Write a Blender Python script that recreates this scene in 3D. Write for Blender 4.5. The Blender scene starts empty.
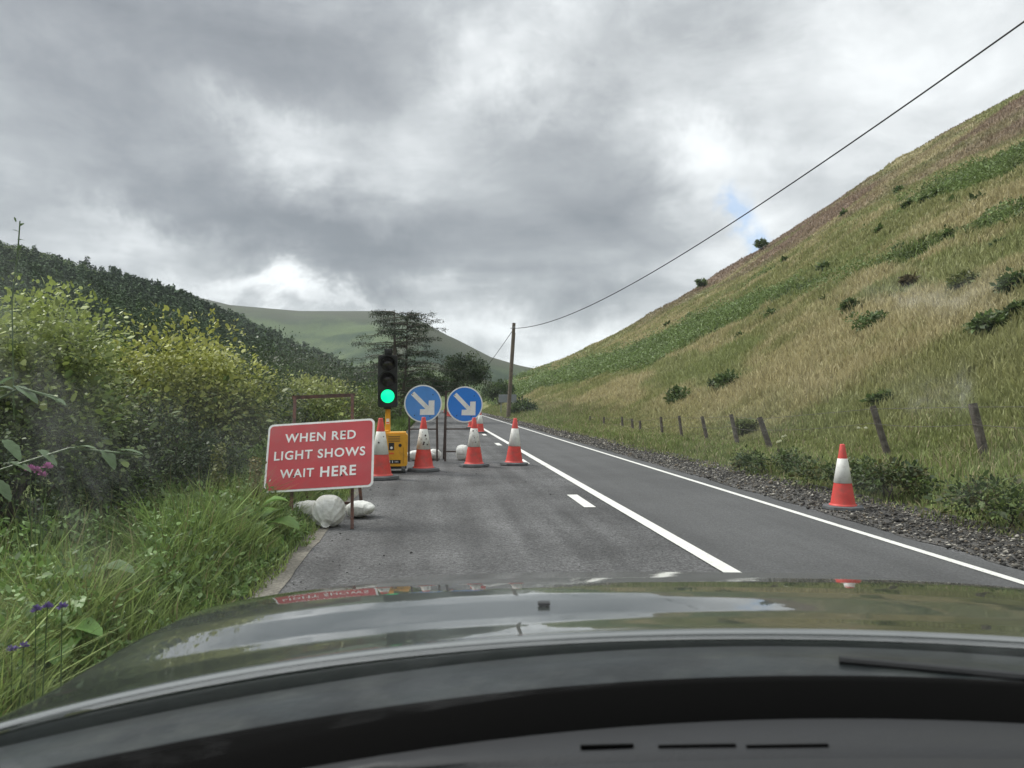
import bpy, bmesh, math, random
import numpy as np
from mathutils import Vector, Matrix, noise as mnoise
R = math.radians
scene = bpy.context.scene
col = scene.collection

# ------------------------------------------------------------------ camera
F = 765.0; H = 1.35
YAW = math.atan(77/F); PITCH = 0.0221
cam = bpy.data.cameras.new('camera'); cam_o = bpy.data.objects.new('camera', cam); col.objects.link(cam_o)
cam.sensor_width = 36; cam.lens = F/1024*36; cam.clip_start = 0.02; cam.clip_end = 9000
cam.dof.use_dof = True; cam.dof.focus_distance = 13.0; cam.dof.aperture_fstop = 7.0
cam_o.location = (0, 0, H); cam_o.rotation_euler = (math.pi/2+PITCH, 0, -YAW)
scene.camera = cam_o
_fw = np.array([math.sin(YAW)*math.cos(PITCH), math.cos(YAW)*math.cos(PITCH), math.sin(PITCH)])
_rt = np.array([math.cos(YAW), -math.sin(YAW), 0.0]); _up = np.cross(_rt, _fw)
def ray(px, py):
    d = _fw+_rt*(px-512)/F+_up*(384-py)/F
    return d/np.hypot(d[0], d[1])
def G(px, py, z=0.0):
    d = ray(px, py); t = (z-H)/d[2]; return np.array([d[0]*t, d[1]*t, z])
def at(px, py, Y):
    d = ray(px, py); t = Y/d[1]; return np.array([d[0]*t, Y, H+d[2]*t])

# ------------------------------------------------------------------ world / light
scene.view_settings.view_transform = 'Standard'; scene.view_settings.look = 'None'
scene.view_settings.gamma = 1; scene.view_settings.use_curve_mapping = False
scene.view_settings.exposure = 0.85
SUN_EL, SUN_ROT = R(48), R(-60)
w = bpy.data.worlds.new('World'); scene.world = w; w.use_nodes = True
nt = w.node_tree; nt.nodes.clear()
def N(t, **k):
    n = nt.nodes.new(t)
    for a, b in k.items(): setattr(n, a, b)
    return n
def L(a, b): nt.links.new(a, b)
def M(op, a, b=None, c=None, clamp=False):
    n = N('ShaderNodeMath', operation=op, use_clamp=clamp)
    for i, v in enumerate((a, b, c)):
        if v is None: continue
        if isinstance(v, (int, float)): n.inputs[i].default_value = v
        else: L(v, n.inputs[i])
    return n.outputs[0]
out = N('ShaderNodeOutputWorld'); bg = N('ShaderNodeBackground'); bg.inputs[1].default_value = 0.1
L(bg.outputs[0], out.inputs[0])
sky = N('ShaderNodeTexSky', sky_type='NISHITA', sun_disc=False)
sky.sun_elevation = SUN_EL; sky.sun_rotation = SUN_ROT
tc = N('ShaderNodeTexCoord'); vec = tc.outputs['Generated']
nrm = N('ShaderNodeVectorMath', operation='NORMALIZE'); L(vec, nrm.inputs[0])
sep = N('ShaderNodeSeparateXYZ'); L(nrm.outputs[0], sep.inputs[0])
zz = M('MAXIMUM', sep.outputs[2], 0.0)
zd = M('ADD', zz, 0.10)
comb = N('ShaderNodeCombineXYZ')
L(M('DIVIDE', sep.outputs[0], zd), comb.inputs[0]); L(M('DIVIDE', sep.outputs[1], zd), comb.inputs[1])
def noise(vecsock, scale, detail=6, rough=.55, dist=0.0, off=(0, 0, 0)):
    mp = N('ShaderNodeMapping'); L(vecsock, mp.inputs[0]); mp.inputs['Location'].default_value = off
    n = N('ShaderNodeTexNoise'); L(mp.outputs[0], n.inputs['Vector'])
    n.inputs['Scale'].default_value = scale; n.inputs['Detail'].default_value = detail
    n.inputs['Roughness'].default_value = rough; n.inputs['Distortion'].default_value = dist
    return n
n1 = noise(comb.outputs[0], 1.1, 7, .55, .25, (3.1, 1.7, 0))
st_ = N('ShaderNodeVectorMath', operation='MULTIPLY'); L(nrm.outputs[0], st_.inputs[0]); st_.inputs[1].default_value = (1, 1, 1.9)
n2 = noise(st_.outputs[0], 5.0, 10, .64, .35, (7.1, 0.7, 0))
# cloud masses standing in given directions of the sky, edges ruffled by noise
nw = noise(nrm.outputs[0], 5.0, 6, .62, .2)
wv = N('ShaderNodeVectorMath', operation='SUBTRACT'); L(nw.outputs['Color'], wv.inputs[0]); wv.inputs[1].default_value = (.5, .5, .5)
ws = N('ShaderNodeVectorMath', operation='SCALE'); L(wv.outputs[0], ws.inputs[0]); ws.inputs['Scale'].default_value = .28
wd = N('ShaderNodeVectorMath', operation='ADD'); L(nrm.outputs[0], wd.inputs[0]); L(ws.outputs[0], wd.inputs[1])
def sdir(px, py):
    d = ray(px, py); d = d/np.linalg.norm(d); return d
def blob(px, py, rx, ry, amp, acc):
    d = sdir(px, py); hr = np.cross(d, [0, 0, 1.0]); hr /= np.linalg.norm(hr); vu = np.cross(hr, d)
    ss = []
    for ax, rr in ((hr, rx), (vu, ry)):
        dt = N('ShaderNodeVectorMath', operation='DOT_PRODUCT'); L(wd.outputs[0], dt.inputs[0])
        dt.inputs[1].default_value = tuple(ax*F/rr)
        ss.append(M('MULTIPLY', dt.outputs['Value'], dt.outputs['Value']))
    front = N('ShaderNodeVectorMath', operation='DOT_PRODUCT'); L(wd.outputs[0], front.inputs[0]); front.inputs[1].default_value = tuple(d)
    e = M('EXPONENT', M('MULTIPLY', M('ADD', ss[0], ss[1]), -1.0))
    g = M('MULTIPLY', e, M('GREATER_THAN', front.outputs['Value'], 0.3))
    g = M('MULTIPLY', g, amp)
    return g if acc is None else M('ADD', acc, g)
acc = None
for b in ((480, 85, 60, 30, .12), (540, 55, 55, 26, .12), (740, 205, 80, 50, .17), (690, 170, 45, 30, .10), (290, 145, 55, 45, .13),
          (230, 105, 50, 24, .14), (160, 245, 60, 20, .13), (280, 298, 120, 13, .24), (90, 225, 70, 25, .08),
          (520, 340, 90, 22, .22), (590, 330, 70, 30, .18), (700, 240, 40, 60, .10), (860, 80, 230, 80, .10), (960, 40, 120, 60, .05),
          (250, 50, 200, 55, -.16), (420, 60, 60, 60, -.06), (150, 175, 190, 40, -.14), (250, 225, 150, 28, -.17), (330, 200, 60, 50, -.06),
          (560, 160, 95, 60, -.15), (470, 250, 190, 50, -.15), (330, 262, 120, 16, -.12), (620, 250, 80, 40, -.06), (80, 110, 120, 40, -.05)):
    acc = blob(*b, acc)
base = M('ADD', M('MULTIPLY', n1.outputs['Fac'], .55), M('MULTIPLY', n2.outputs['Fac'], .46))
dens = M('ADD', M('ADD', base, -.03), acc)           # brightness of the cloud deck
ramp = N('ShaderNodeValToRGB'); L(dens, ramp.inputs[0])
el = ramp.color_ramp.elements
el[0].position = .16; el[0].color = (.150, .158, .170, 1)
el[1].position = .88; el[1].color = (.80, .82, .84, 1)
for p, c in ((.30, (.215, .222, .234, 1)), (.42, (.290, .298, .308, 1)), (.55, (.43, .438, .447, 1)), (.70, (.62, .627, .635, 1))):
    x = el.new(p); x.color = c
# overcast sky: brighter towards the zenith
zb = M('ADD', M('MULTIPLY', M('MULTIPLY', M('MAXIMUM', M('SUBTRACT', zz, .42), 0), 1.0), 3.2), 1.0)
cs = N('ShaderNodeVectorMath', operation='SCALE'); L(ramp.outputs[0], cs.inputs[0]); L(M('MULTIPLY', zb, 10.0), cs.inputs['Scale'])
# a small gap of blue
gap = M('MULTIPLY', blob(741, 232, 12, 22, 1.0, None), 1.5, clamp=True)
gap = M('MAXIMUM', M('MULTIPLY', gap, .6), .04)
mx = N('ShaderNodeMix', data_type='RGBA'); L(gap, mx.inputs[0]); L(cs.outputs[0], mx.inputs[6])
sb = N('ShaderNodeVectorMath', operation='MULTIPLY'); L(sky.outputs[0], sb.inputs[0]); sb.inputs[1].default_value = (1.1, 1.15, 1.25)
L(sb.outputs[0], mx.inputs[7]); L(mx.outputs[2], bg.inputs[0])
sun = bpy.data.lights.new('sun', 'SUN'); sun.energy = 2.0; sun.angle = R(14); sun.color = (1, .96, .9)
sun_o = bpy.data.objects.new('sun', sun); col.objects.link(sun_o)
sd = Vector((math.sin(SUN_ROT)*math.cos(SUN_EL), math.cos(SUN_ROT)*math.cos(SUN_EL), math.sin(SUN_EL)))
sun_o.rotation_euler = sd.to_track_quat('Z', 'Y').to_euler()

# ------------------------------------------------------------------ helpers
rng = np.random.default_rng(7)
def link(o, parent=None):
    col.objects.link(o)
    if parent is not None: o.parent = parent
    return o
def tag(o, label=None, cat=None, group=None, kind=None):
    if label: o['label'] = label
    if cat: o['category'] = cat
    if group: o['group'] = group
    if kind: o['kind'] = kind
    return o
def empty(name, loc=(0, 0, 0), rz=0.0, parent=None):
    o = bpy.data.objects.new(name, None); o.location = loc; o.rotation_euler = (0, 0, rz); o.empty_display_size = .2
    return link(o, parent)
def thing(name, label, cat, loc=(0, 0, 0), rz=0.0, group=None):
    return tag(empty(name, loc, rz), label, cat, group)
def newobj(name, mesh, mats=None, parent=None):
    o = bpy.data.objects.new(name, mesh)
    if mats is not None:
        for m in (mats if isinstance(mats, (list, tuple)) else [mats]): mesh.materials.append(m)
    return link(o, parent)
def bobj(name, bm, mats, parent=None, smooth=False, bevel=0.0):
    if bevel:
        bmesh.ops.bevel(bm, geom=[e for e in bm.edges if e.calc_face_angle(0) > .6], offset=bevel, segments=2, affect='EDGES', profile=.5)
    me = bpy.data.meshes.new(name); bmesh.ops.recalc_face_normals(bm, faces=bm.faces); bm.to_mesh(me); bm.free()
    if smooth: me.polygons.foreach_set('use_smooth', [True]*len(me.polygons))
    return newobj(name, me, mats, parent)
def box(bm, c, s, rot=None, mi=0):
    r = bmesh.ops.create_cube(bm, size=1.0)
    m = Matrix.Translation(c) @ (rot.to_4x4() if rot is not None else Matrix.Identity(4)) @ Matrix.Diagonal((*s, 1))
    bmesh.ops.transform(bm, matrix=m, verts=r['verts'])
    for f in {f for v in r['verts'] for f in v.link_faces}: f.material_index = mi
def tube(bm, a, b, r0, r1=None, seg=10, caps=True, mi=0):
    a = Vector(a); b = Vector(b); r1 = r0 if r1 is None else r1
    d = b-a; q = d.to_track_quat('Z', 'Y').to_matrix().to_4x4()
    r = bmesh.ops.create_cone(bm, cap_ends=caps, segments=seg, radius1=r0, radius2=r1, depth=d.length)
    bmesh.ops.transform(bm, matrix=Matrix.Translation((a+b)/2) @ q, verts=r['verts'])
    for f in {f for v in r['verts'] for f in v.link_faces}: f.material_index = mi
def bar(bm, a, b, wx, wy, mi=0):
    a = Vector(a); b = Vector(b); d = b-a
    box(bm, (a+b)/2, (wx, wy, d.length), d.to_track_quat('Z', 'Y').to_matrix(), mi)
def lathe(bm, prof, seg=28, mi=0, c=(0, 0, 0)):
    rings = []
    for r, z in prof:
        rings.append([bm.verts.new((c[0]+r*math.cos(2*math.pi*i/seg), c[1]+r*math.sin(2*math.pi*i/seg), c[2]+z)) for i in range(seg)])
    for a, b in zip(rings, rings[1:]):
        for i in range(seg):
            f = bm.faces.new((a[i], a[(i+1) % seg], b[(i+1) % seg], b[i])); f.material_index = mi; f.smooth = True
    return rings
def prism(bm, pts, y0, y1, mi=0):
    """closed polygon in x,z extruded from y0 to y1"""
    a = [bm.verts.new((x, y0, z)) for x, z in pts]; b = [bm.verts.new((x, y1, z)) for x, z in pts]
    n = len(pts)
    fs = [bm.faces.new(a), bm.faces.new(b[::-1])]+[bm.faces.new((a[i], b[i], b[(i+1) % n], a[(i+1) % n])) for i in range(n)]
    for f in fs: f.material_index = mi
def rrect(w_, h_, r_, n=6):
    p = []
    for cx, cy, a0 in ((w_/2-r_, h_/2-r_, 0), (-w_/2+r_, h_/2-r_, 90), (-w_/2+r_, -h_/2+r_, 180), (w_/2-r_, -h_/2+r_, 270)):
        for k in range(n+1):
            a = R(a0+90*k/n); p.append((cx+r_*math.cos(a), cy+r_*math.sin(a)))
    return p
def circ(r_, n=48): return [(r_*math.cos(2*math.pi*k/n), r_*math.sin(2*math.pi*k/n)) for k in range(n)]
def npmesh(name, V, Fc, colr=None, mat=None, parent=None, smooth=False):
    """V (n,3); Fc list of (k,m) int arrays"""
    me = bpy.data.meshes.new(name)
    V = np.asarray(V, dtype=np.float32)
    me.vertices.add(len(V)); me.vertices.foreach_set('co', V.ravel())
    loops = np.concatenate([f.ravel() for f in Fc]).astype(np.int32)
    tot = np.concatenate([np.full(len(f), f.shape[1]) for f in Fc]).astype(np.int32)
    st = np.concatenate([[0], np.cumsum(tot)[:-1]]).astype(np.int32)
    me.loops.add(len(loops)); me.loops.foreach_set('vertex_index', loops)
    me.polygons.add(len(tot)); me.polygons.foreach_set('loop_start', st); me.polygons.foreach_set('loop_total', tot)
    if smooth: me.polygons.foreach_set('use_smooth', np.ones(len(tot), bool))
    me.update(calc_edges=True)
    if colr is not None:
        a = me.color_attributes.new('Col', 'FLOAT_COLOR', 'POINT')
        c = np.ones((len(V), 4), np.float32); c[:, :3] = colr; a.data.foreach_set('color', c.ravel())
    return newobj(name, me, mat, parent)

# numpy value noise
_perm = np.random.default_rng(3).random((256, 256))
def vn(x, y):
    xi = np.floor(x).astype(int); yi = np.floor(y).astype(int); fx = x-xi; fy = y-yi
    fx = fx*fx*(3-2*fx); fy = fy*fy*(3-2*fy)
    g = lambda a, b: _perm[a & 255, b & 255]
    return (g(xi, yi)*(1-fx)+g(xi+1, yi)*fx)*(1-fy)+(g(xi, yi+1)*(1-fx)+g(xi+1, yi+1)*fx)*fy
def fbm(x, y, o=4):
    s = 0; a = .5; t = 0
    for i in range(o): s = s+a*vn(x+17.3*i, y+9.1*i); t += a; a *= .5; x = x*2.03; y = y*2.03
    return s/t
def sst(e0, e1, x): t = np.clip((x-e0)/(e1-e0), 0, 1); return t*t*(3-2*t)

# ------------------------------------------------------------------ materials
def mat(name, c, rough=.6, var=0.0, scale=8.0, bump=0.0, bscale=60.0, metal=0.0, coat=0.0, attr=False, trans=0.0, dirt=None, dirtamt=.5, dscale=4, spec=.5, emis=None, emstr=0):
    m = bpy.data.materials.new(name); m.use_nodes = True; t = m.node_tree; p = t.nodes['Principled BSDF']
    p.inputs['Roughness'].default_value = rough; p.inputs['Metallic'].default_value = metal
    p.inputs['Coat Weight'].default_value = coat; p.inputs['Coat Roughness'].default_value = .04
    p.inputs['Specular IOR Level'].default_value = spec
    co = t.nodes.new('ShaderNodeTexCoord')
    if attr:
        src = t.nodes.new('ShaderNodeVertexColor'); src.layer_name = 'Col'; cur = src.outputs[0]
    else:
        src = t.nodes.new('ShaderNodeRGB'); src.outputs[0].default_value = (*c, 1); cur = src.outputs[0]
    if var:
        n = t.nodes.new('ShaderNodeTexNoise'); n.inputs['Scale'].default_value = scale; n.inputs['Detail'].default_value = 7
        t.links.new(co.outputs['Object'], n.inputs['Vector'])
        mr = t.nodes.new('ShaderNodeMapRange'); mr.inputs[1].default_value = .3; mr.inputs[2].default_value = .7
        mr.inputs[3].default_value = 1-var; mr.inputs[4].default_value = 1+var
        t.links.new(n.outputs[0], mr.inputs[0])
        v = t.nodes.new('ShaderNodeVectorMath'); v.operation = 'SCALE'; t.links.new(cur, v.inputs[0]); t.links.new(mr.outputs[0], v.inputs['Scale'])
        cur = v.outputs[0]
    if dirt is not None:
        n = t.nodes.new('ShaderNodeTexNoise'); n.inputs['Scale'].default_value = dscale; n.inputs['Detail'].default_value = 9; n.inputs['Roughness'].default_value = .7
        t.links.new(co.outputs['Object'], n.inputs['Vector'])
        mr = t.nodes.new('ShaderNodeMapRange'); mr.inputs[1].default_value = .48; mr.inputs[2].default_value = .72; mr.inputs[4].default_value = dirtamt
        t.links.new(n.outputs[0], mr.inputs[0])
        x = t.nodes.new('ShaderNodeMix'); x.data_type = 'RGBA'; x.inputs[7].default_value = (*dirt, 1)
        t.links.new(mr.outputs[0], x.inputs[0]); t.links.new(cur, x.inputs[6]); cur = x.outputs[2]
    t.links.new(cur, p.inputs['Base Color'])
    if bump:
        n = t.nodes.new('ShaderNodeTexNoise'); n.inputs['Scale'].default_value = bscale; n.inputs['Detail'].default_value = 6
        t.links.new(co.outputs['Object'], n.inputs['Vector'])
        b = t.nodes.new('ShaderNodeBump'); b.inputs['Strength'].default_value = bump; b.inputs['Distance'].default_value = .02
        t.links.new(n.outputs[0], b.inputs['Height']); t.links.new(b.outputs[0], p.inputs['Normal'])
    if trans:
        tl = t.nodes.new('ShaderNodeBsdfTranslucent'); ms = t.nodes.new('ShaderNodeMixShader'); ms.inputs[0].default_value = trans
        t.links.new(cur, tl.inputs[0]); t.links.new(p.outputs[0], ms.inputs[1]); t.links.new(tl.outputs[0], ms.inputs[2])
        t.links.new(ms.outputs[0], t.nodes['Material Output'].inputs[0])
    if emis:
        p.inputs['Emission Color'].default_value = (*emis, 1); p.inputs['Emission Strength'].default_value = emstr
    return m
m_leaf = mat('leaf', (0, 0, 0), .5, attr=True, trans=.3, spec=.4)
m_grass = mat('grass_blade', (0, 0, 0), .6, attr=True, trans=.3, spec=.3)
m_far = mat('far_foliage', (0, 0, 0), .9, attr=True, spec=.1)
m_terrain = mat('hill_turf', (0, 0, 0), .95, attr=True, var=.35, scale=.6, bump=1.0, bscale=3.0, spec=.1)
m_bark = mat('bark', (.10, .085, .07), .9, var=.3, scale=20, bump=.6, bscale=40)
m_post = mat('weathered_post', (.085, .072, .062), .9, var=.4, scale=14, bump=.8, bscale=50, dirt=(.26, .25, .22), dirtamt=.45, dscale=9)
m_rust = mat('rusty_steel', (.10, .055, .045), .7, var=.4, scale=25, metal=.3, dirt=(.20, .075, .04), dirtamt=.8, dscale=14)
m_brownsteel = mat('brown_steel', (.075, .055, .05), .7, var=.3, scale=20, metal=.3)
m_black = mat('black_plastic', (.012, .013, .014), .5, var=.2)
m_visor = mat('visor_black', (.012, .014, .014), .45)
m_white = mat('reflective_white', (.84, .85, .84), .45, var=.05, scale=6, dirt=(.35, .34, .3), dirtamt=.35, dscale=7)
m_red = mat('sign_red', (.50, .045, .055), .4, var=.10, scale=3, dirt=(.33, .10, .09), dirtamt=.5, dscale=4)
m_blue = mat('sign_blue', (.018, .21, .74), .4, var=.06, scale=4)
m_lightblue = mat('sign_blue_faded', (.08, .28, .72), .45, var=.08, scale=4)
m_conered = mat('cone_red', (.62, .060, .050), .55, var=.14, scale=9, dirt=(.26, .09, .07), dirtamt=.75, dscale=8)
m_conewhite = mat('cone_sleeve', (.66, .66, .63), .5, var=.06, scale=9, dirt=(.22, .2, .17), dirtamt=.75, dscale=11)
m_cleanwhite = mat('cone_sleeve_clean', (.72, .72, .69), .5, var=.06, scale=9, dirt=(.34, .32, .28), dirtamt=.6, dscale=9)
m_rubber = mat('grey_rubber', (.085, .09, .095), .85, var=.25, scale=12, bump=.3)
m_yellow = mat('yellow_plastic', (.74, .37, .02), .5, var=.12, scale=6, dirt=(.3, .16, .03), dirtamt=.6, dscale=6)
m_sack = mat('woven_sack', (.72, .725, .70), .75, var=.12, scale=6, bump=.5, bscale=25, dirt=(.22, .19, .15), dirtamt=.6, dscale=5)
m_wood = mat('pole_wood', (.14, .115, .09), .9, var=.3, scale=6, bump=.4, bscale=30)
m_wire = mat('cable', (.02, .02, .022), .6)
m_fwire = mat('fence_wire', (.12, .11, .10), .6, metal=.5)
m_grey = mat('grey_metal', (.22, .24, .26), .5, var=.1)
m_green_lit = mat('green_lens_lit', (.0, .3, .16), .3, emis=(0.0, .86, .30), emstr=1.0)
m_lens_dark = mat('unlit_lens', (.015, .012, .012), .15)
m_bolt = mat('bolt', (.03, .028, .025), .5, metal=.5)
m_orange = mat('orange_label', (.72, .12, .02), .5)

def asphalt(name, c, agg, bump, patch=.15, fine=240):
    m = bpy.data.materials.new(name); m.use_nodes = True; t = m.node_tree; p = t.nodes['Principled BSDF']
    p.inputs['Roughness'].default_value = .82; p.inputs['Specular IOR Level'].default_value = .35
    co = t.nodes.new('ShaderNodeTexCoord')
    v = t.nodes.new('ShaderNodeTexVoronoi'); v.inputs['Scale'].default_value = fine/4
    n = t.nodes.new('ShaderNodeTexNoise'); n.inputs['Scale'].default_value = .7; n.inputs['Detail'].default_value = 8
    n3 = t.nodes.new('ShaderNodeTexNoise'); n3.inputs['Scale'].default_value = 45; n3.inputs['Detail'].default_value = 5; n3.inputs['Roughness'].default_value = .75
    mp = t.nodes.new('ShaderNodeMapping'); mp.inputs['Scale'].default_value = (3.0, .18, 1)      # streaks worn along the lane
    n4 = t.nodes.new('ShaderNodeTexNoise'); n4.inputs['Scale'].default_value = 1.0; n4.inputs['Detail'].default_value = 5
    for x in (v, n, n3): t.links.new(co.outputs['Object'], x.inputs['Vector'])
    t.links.new(co.outputs['Object'], mp.inputs[0]); t.links.new(mp.outputs[0], n4.inputs['Vector'])
    def mr(s, a, b, lo, hi):
        r = t.nodes.new('ShaderNodeMapRange'); t.links.new(s, r.inputs[0])
        for i, q in enumerate((a, b, lo, hi)): r.inputs[i+1].default_value = q
        return r.outputs[0]
    def mul(a, b):
        q = t.nodes.new('ShaderNodeMath'); q.operation = 'MULTIPLY'; t.links.new(a, q.inputs[0]); t.links.new(b, q.inputs[1]); return q.outputs[0]
    sepc = t.nodes.new('ShaderNodeSeparateColor'); t.links.new(v.outputs['Color'], sepc.inputs[0])
    k = mul(mr(sepc.outputs[0], 0, 1, 1-agg, 1+agg), mr(n.outputs[0], .35, .65, 1-patch, 1+patch))
    k = mul(k, mr(n3.outputs[0], .3, .7, 1-agg, 1+agg)); k = mul(k, mr(n4.outputs[0], .35, .65, 1-patch, 1+patch))
    sc = t.nodes.new('ShaderNodeVectorMath'); sc.operation = 'SCALE'; sc.inputs[0].default_value = c; t.links.new(k, sc.inputs['Scale'])
    t.links.new(sc.outputs[0], p.inputs['Base Color'])
    b = t.nodes.new('ShaderNodeBump'); b.inputs['Strength'].default_value = bump; b.inputs['Distance'].default_value = .01
    t.links.new(v.outputs['Distance'], b.inputs['Height']); t.links.new(b.outputs[0], p.inputs['Normal'])
    return m
m_asph_l = asphalt('worn_asphalt', (.078, .078, .079), .5, .8, .26)
m_asph_r = asphalt('new_asphalt', (.072, .073, .074), .24, .3, .10, 320)
m_gravelbed = asphalt('crushed_gravel_bed', (.06, .057, .053), .6, 1.0, .3, 120)
m_kerb = asphalt('old_kerb_concrete', (.135, .125, .105), .3, .6, .25, 200)
def paint():
    m = mat('road_paint', (.66, .66, .62), .6, var=.06, scale=5)
    t = m.node_tree; o = t.nodes['Material Output']; p = t.nodes['Principled BSDF']
    co = t.nodes.new('ShaderNodeTexCoord'); n = t.nodes.new('ShaderNodeTexNoise'); n.inputs['Scale'].default_value = 38; n.inputs['Detail'].default_value = 6; n.inputs['Roughness'].default_value = .7
    t.links.new(co.outputs['Object'], n.inputs['Vector'])
    mr = t.nodes.new('ShaderNodeMapRange'); mr.inputs[1].default_value = .60; mr.inputs[2].default_value = .68
    t.links.new(n.outputs[0], mr.inputs[0])
    d = t.nodes.new('ShaderNodeBsdfDiffuse'); d.inputs[0].default_value = (.15, .15, .15, 1)
    x = t.nodes.new('ShaderNodeMixShader'); t.links.new(mr.outputs[0], x.inputs[0]); t.links.new(p.outputs[0], x.inputs[1]); t.links.new(d.outputs[0], x.inputs[2])
    t.links.new(x.outputs[0], o.inputs[0]); return m
m_paint = paint()

# ------------------------------------------------------------------ terrain
def sky_pts(pts):
    a = []
    for px, py in pts:
        d = ray(px, py); a.append((math.atan2(d[0], d[1]), d[2]))
    a.sort(); return np.array(a)
RS = sky_pts([(470, 399), (483, 397), (500, 388), (520, 376), (536, 369), (557, 362), (567, 358), (596, 345), (640, 322), (700, 287), (760, 250), (860, 186), (940, 136), (1024, 92), (1130, 30), (1300, -70)])
LS = sky_pts([(-120, 190), (0, 240), (60, 256), (120, 276), (180, 296), (240, 322), (300, 347), (345, 368), (400, 388), (430, 400)])
def zr(x, y):
    """height of the right-hand hillside"""
    th = np.arctan2(np.maximum(x, .01), y)
    tc_ = np.clip(th, RS[0, 0], RS[-1, 0]); e = np.interp(tc_, RS[:, 0], RS[:, 1])
    rc = np.minimum(280.0, 125.0/np.sin(np.clip(th, .05, math.pi-.05)))
    xc = np.clip(rc*np.sin(np.clip(th, .03, math.pi-.03)), 12, 125)
    zc = H+e*rc
    zc = np.where(th > RS[-1, 0], 66, zc)
    u = (x-8.8)/(xc-8.8)
    face = zc*u
    beyond = zc+(x-xc)*.02-np.maximum(0, np.hypot(x, y)-rc)*.12
    z = np.where(u < 1, face, beyond)
    z = np.where(x < 8.8, 0, z)
    bank = .32*sst(6.1, 8.6, x)*sst(17, 10.5, y)+.10*sst(5.8, 8.5, x)
    lump = (fbm(x*.35, y*.35, 4)-.5)*1.0*sst(9, 22, x)+(fbm(x*.05+5, y*.05, 3)-.5)*5.0*sst(20, 60, x)*sst(1.0, .75, u)
    return z+bank+lump*sst(0, .05, e if np.ndim(e) else e)
def zl(x, y):
    r = np.hypot(x, y); th = np.arctan2(x, y)
    tc_ = np.clip(th, LS[0, 0], LS[-1, 0]); e = np.interp(tc_, LS[:, 0], LS[:, 1])
    RC = 400.0
    zc = np.maximum(H+e*RC-7.0, 0)
    zc = np.where(th < LS[0, 0], 75+0*zc, zc)
    rf = np.minimum(28/np.maximum(np.abs(np.sin(th)), .05), 300)
    u = np.clip((r-rf)/(RC-rf), 0, 1)
    z = zc*(u*.65+.35*u*u)
    z = z-np.maximum(0, r-RC)*.1
    return z+sst(-2.2, -6, x)*.15+(fbm(x*.03, y*.03, 3)-.5)*6*sst(.1, .4, u)*sst(1, .8, u)*(zc > 8)
def zg(x, y):
    x = np.asarray(x, float); y = np.asarray(y, float)
    z = np.where(x > 0, zr(x, y), zl(x, y))
    r = np.hypot(x, y)
    rd = sst(5.7, 6.4, x)+sst(-1.3, -2.0, x)                       # nothing rises on the road itself
    z = np.where((x > -1.3) & (x < 5.7), 0, z*np.clip(rd, 0, 1))
    z = np.where(r > 700, -12-0*r, z)
    return z-.03
TAN = np.array([.315, .280, .160]); OLIVE = np.array([.205, .208, .092]); GREEN = np.array([.135, .172, .056]); BRACK = np.array([.120, .155, .052]); PURP = np.array([.215, .160, .118])
def bracken_mask(x, y):
    c = np.interp(y, [0, 25, 45, 80, 110, 220], [70, 48, 37, 27, 19, 19]); wd_ = np.interp(y, [0, 40, 90, 200], [8, 10, 13, 12])
    n = fbm(x*.16+3, y*.045+1, 5)
    m = np.exp(-((x-c)/wd_)**2)
    a = np.interp(y, [0, 50, 90], [.86, .78, .58]); return sst(.50, .60, n*a+m*(.98-a)*.95)
def hillcol(x, y):
    n = fbm(x*.12, y*.12, 4)[..., None]; n2_ = fbm(x*.5+40, y*.5, 3)[..., None]
    g = sst(.38, .62, n+.5*(n2_-.5))
    c = TAN*g+OLIVE*(1-g)
    s2 = (sst(.50, .62, fbm(x*.30+11, y*.07+2, 4))*.75)[..., None]; c = c*(1-s2)+np.array([.175, .200, .080])*s2
    up = (sst(45, 75, x)*sst(.25, .5, fbm(x*.03+9, y*.05, 3)))[..., None]
    c = c*(1-up)+PURP*up
    b = bracken_mask(x, y)[..., None]; c = c*(1-b)+BRACK*1.15*b
    low = (sst(12.0, 7.4, x+2*(n2_[..., 0]-.5))*.8)[..., None]; c = c*(1-low)+GREEN*low*(.8+.5*n2_)
    lg = (x < 0)[..., None]
    return np.where(lg, GREEN*(.6+.5*n), c)
def ground():
    th = np.concatenate([np.linspace(-math.pi, -.62, 60), np.linspace(-.62, .80, 420)[1:], np.linspace(.80, math.pi, 80)[1:]])
    rr = np.concatenate([[0.01], np.geomspace(1.2, 700, 300), [900, 1500, 3000]])
    T, RR = np.meshgrid(th, rr)
    X = RR*np.sin(T); Y = RR*np.cos(T); Z = zg(X, Y)
    V = np.stack([X, Y, Z], -1).reshape(-1, 3); nt_ = len(th); nr = len(rr)
    i, j = np.meshgrid(np.arange(nr-1), np.arange(nt_-1), indexing='ij'); a = (i*nt_+j).ravel()
    Fq = np.stack([a, a+nt_, a+nt_+1, a+1], 1)
    return V, Fq, hillcol(X, Y).reshape(-1, 3)*.75
V, Fq, C = ground()
# one sheet split by region into ground and the two hillsides
cx = V[Fq].mean(1)
for nm, msk in (('hillside', (cx[:, 0] > 9.5)), ('wooded_hillside', (cx[:, 0] < -12)), ('ground', (cx[:, 0] <= 9.5) & (cx[:, 0] >= -12))):
    f = Fq[msk]; ids, inv = np.unique(f, return_inverse=True)
    tag(npmesh(nm, V[ids], [inv.reshape(f.shape)], C[ids], m_terrain, smooth=True), kind='structure')

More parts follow.
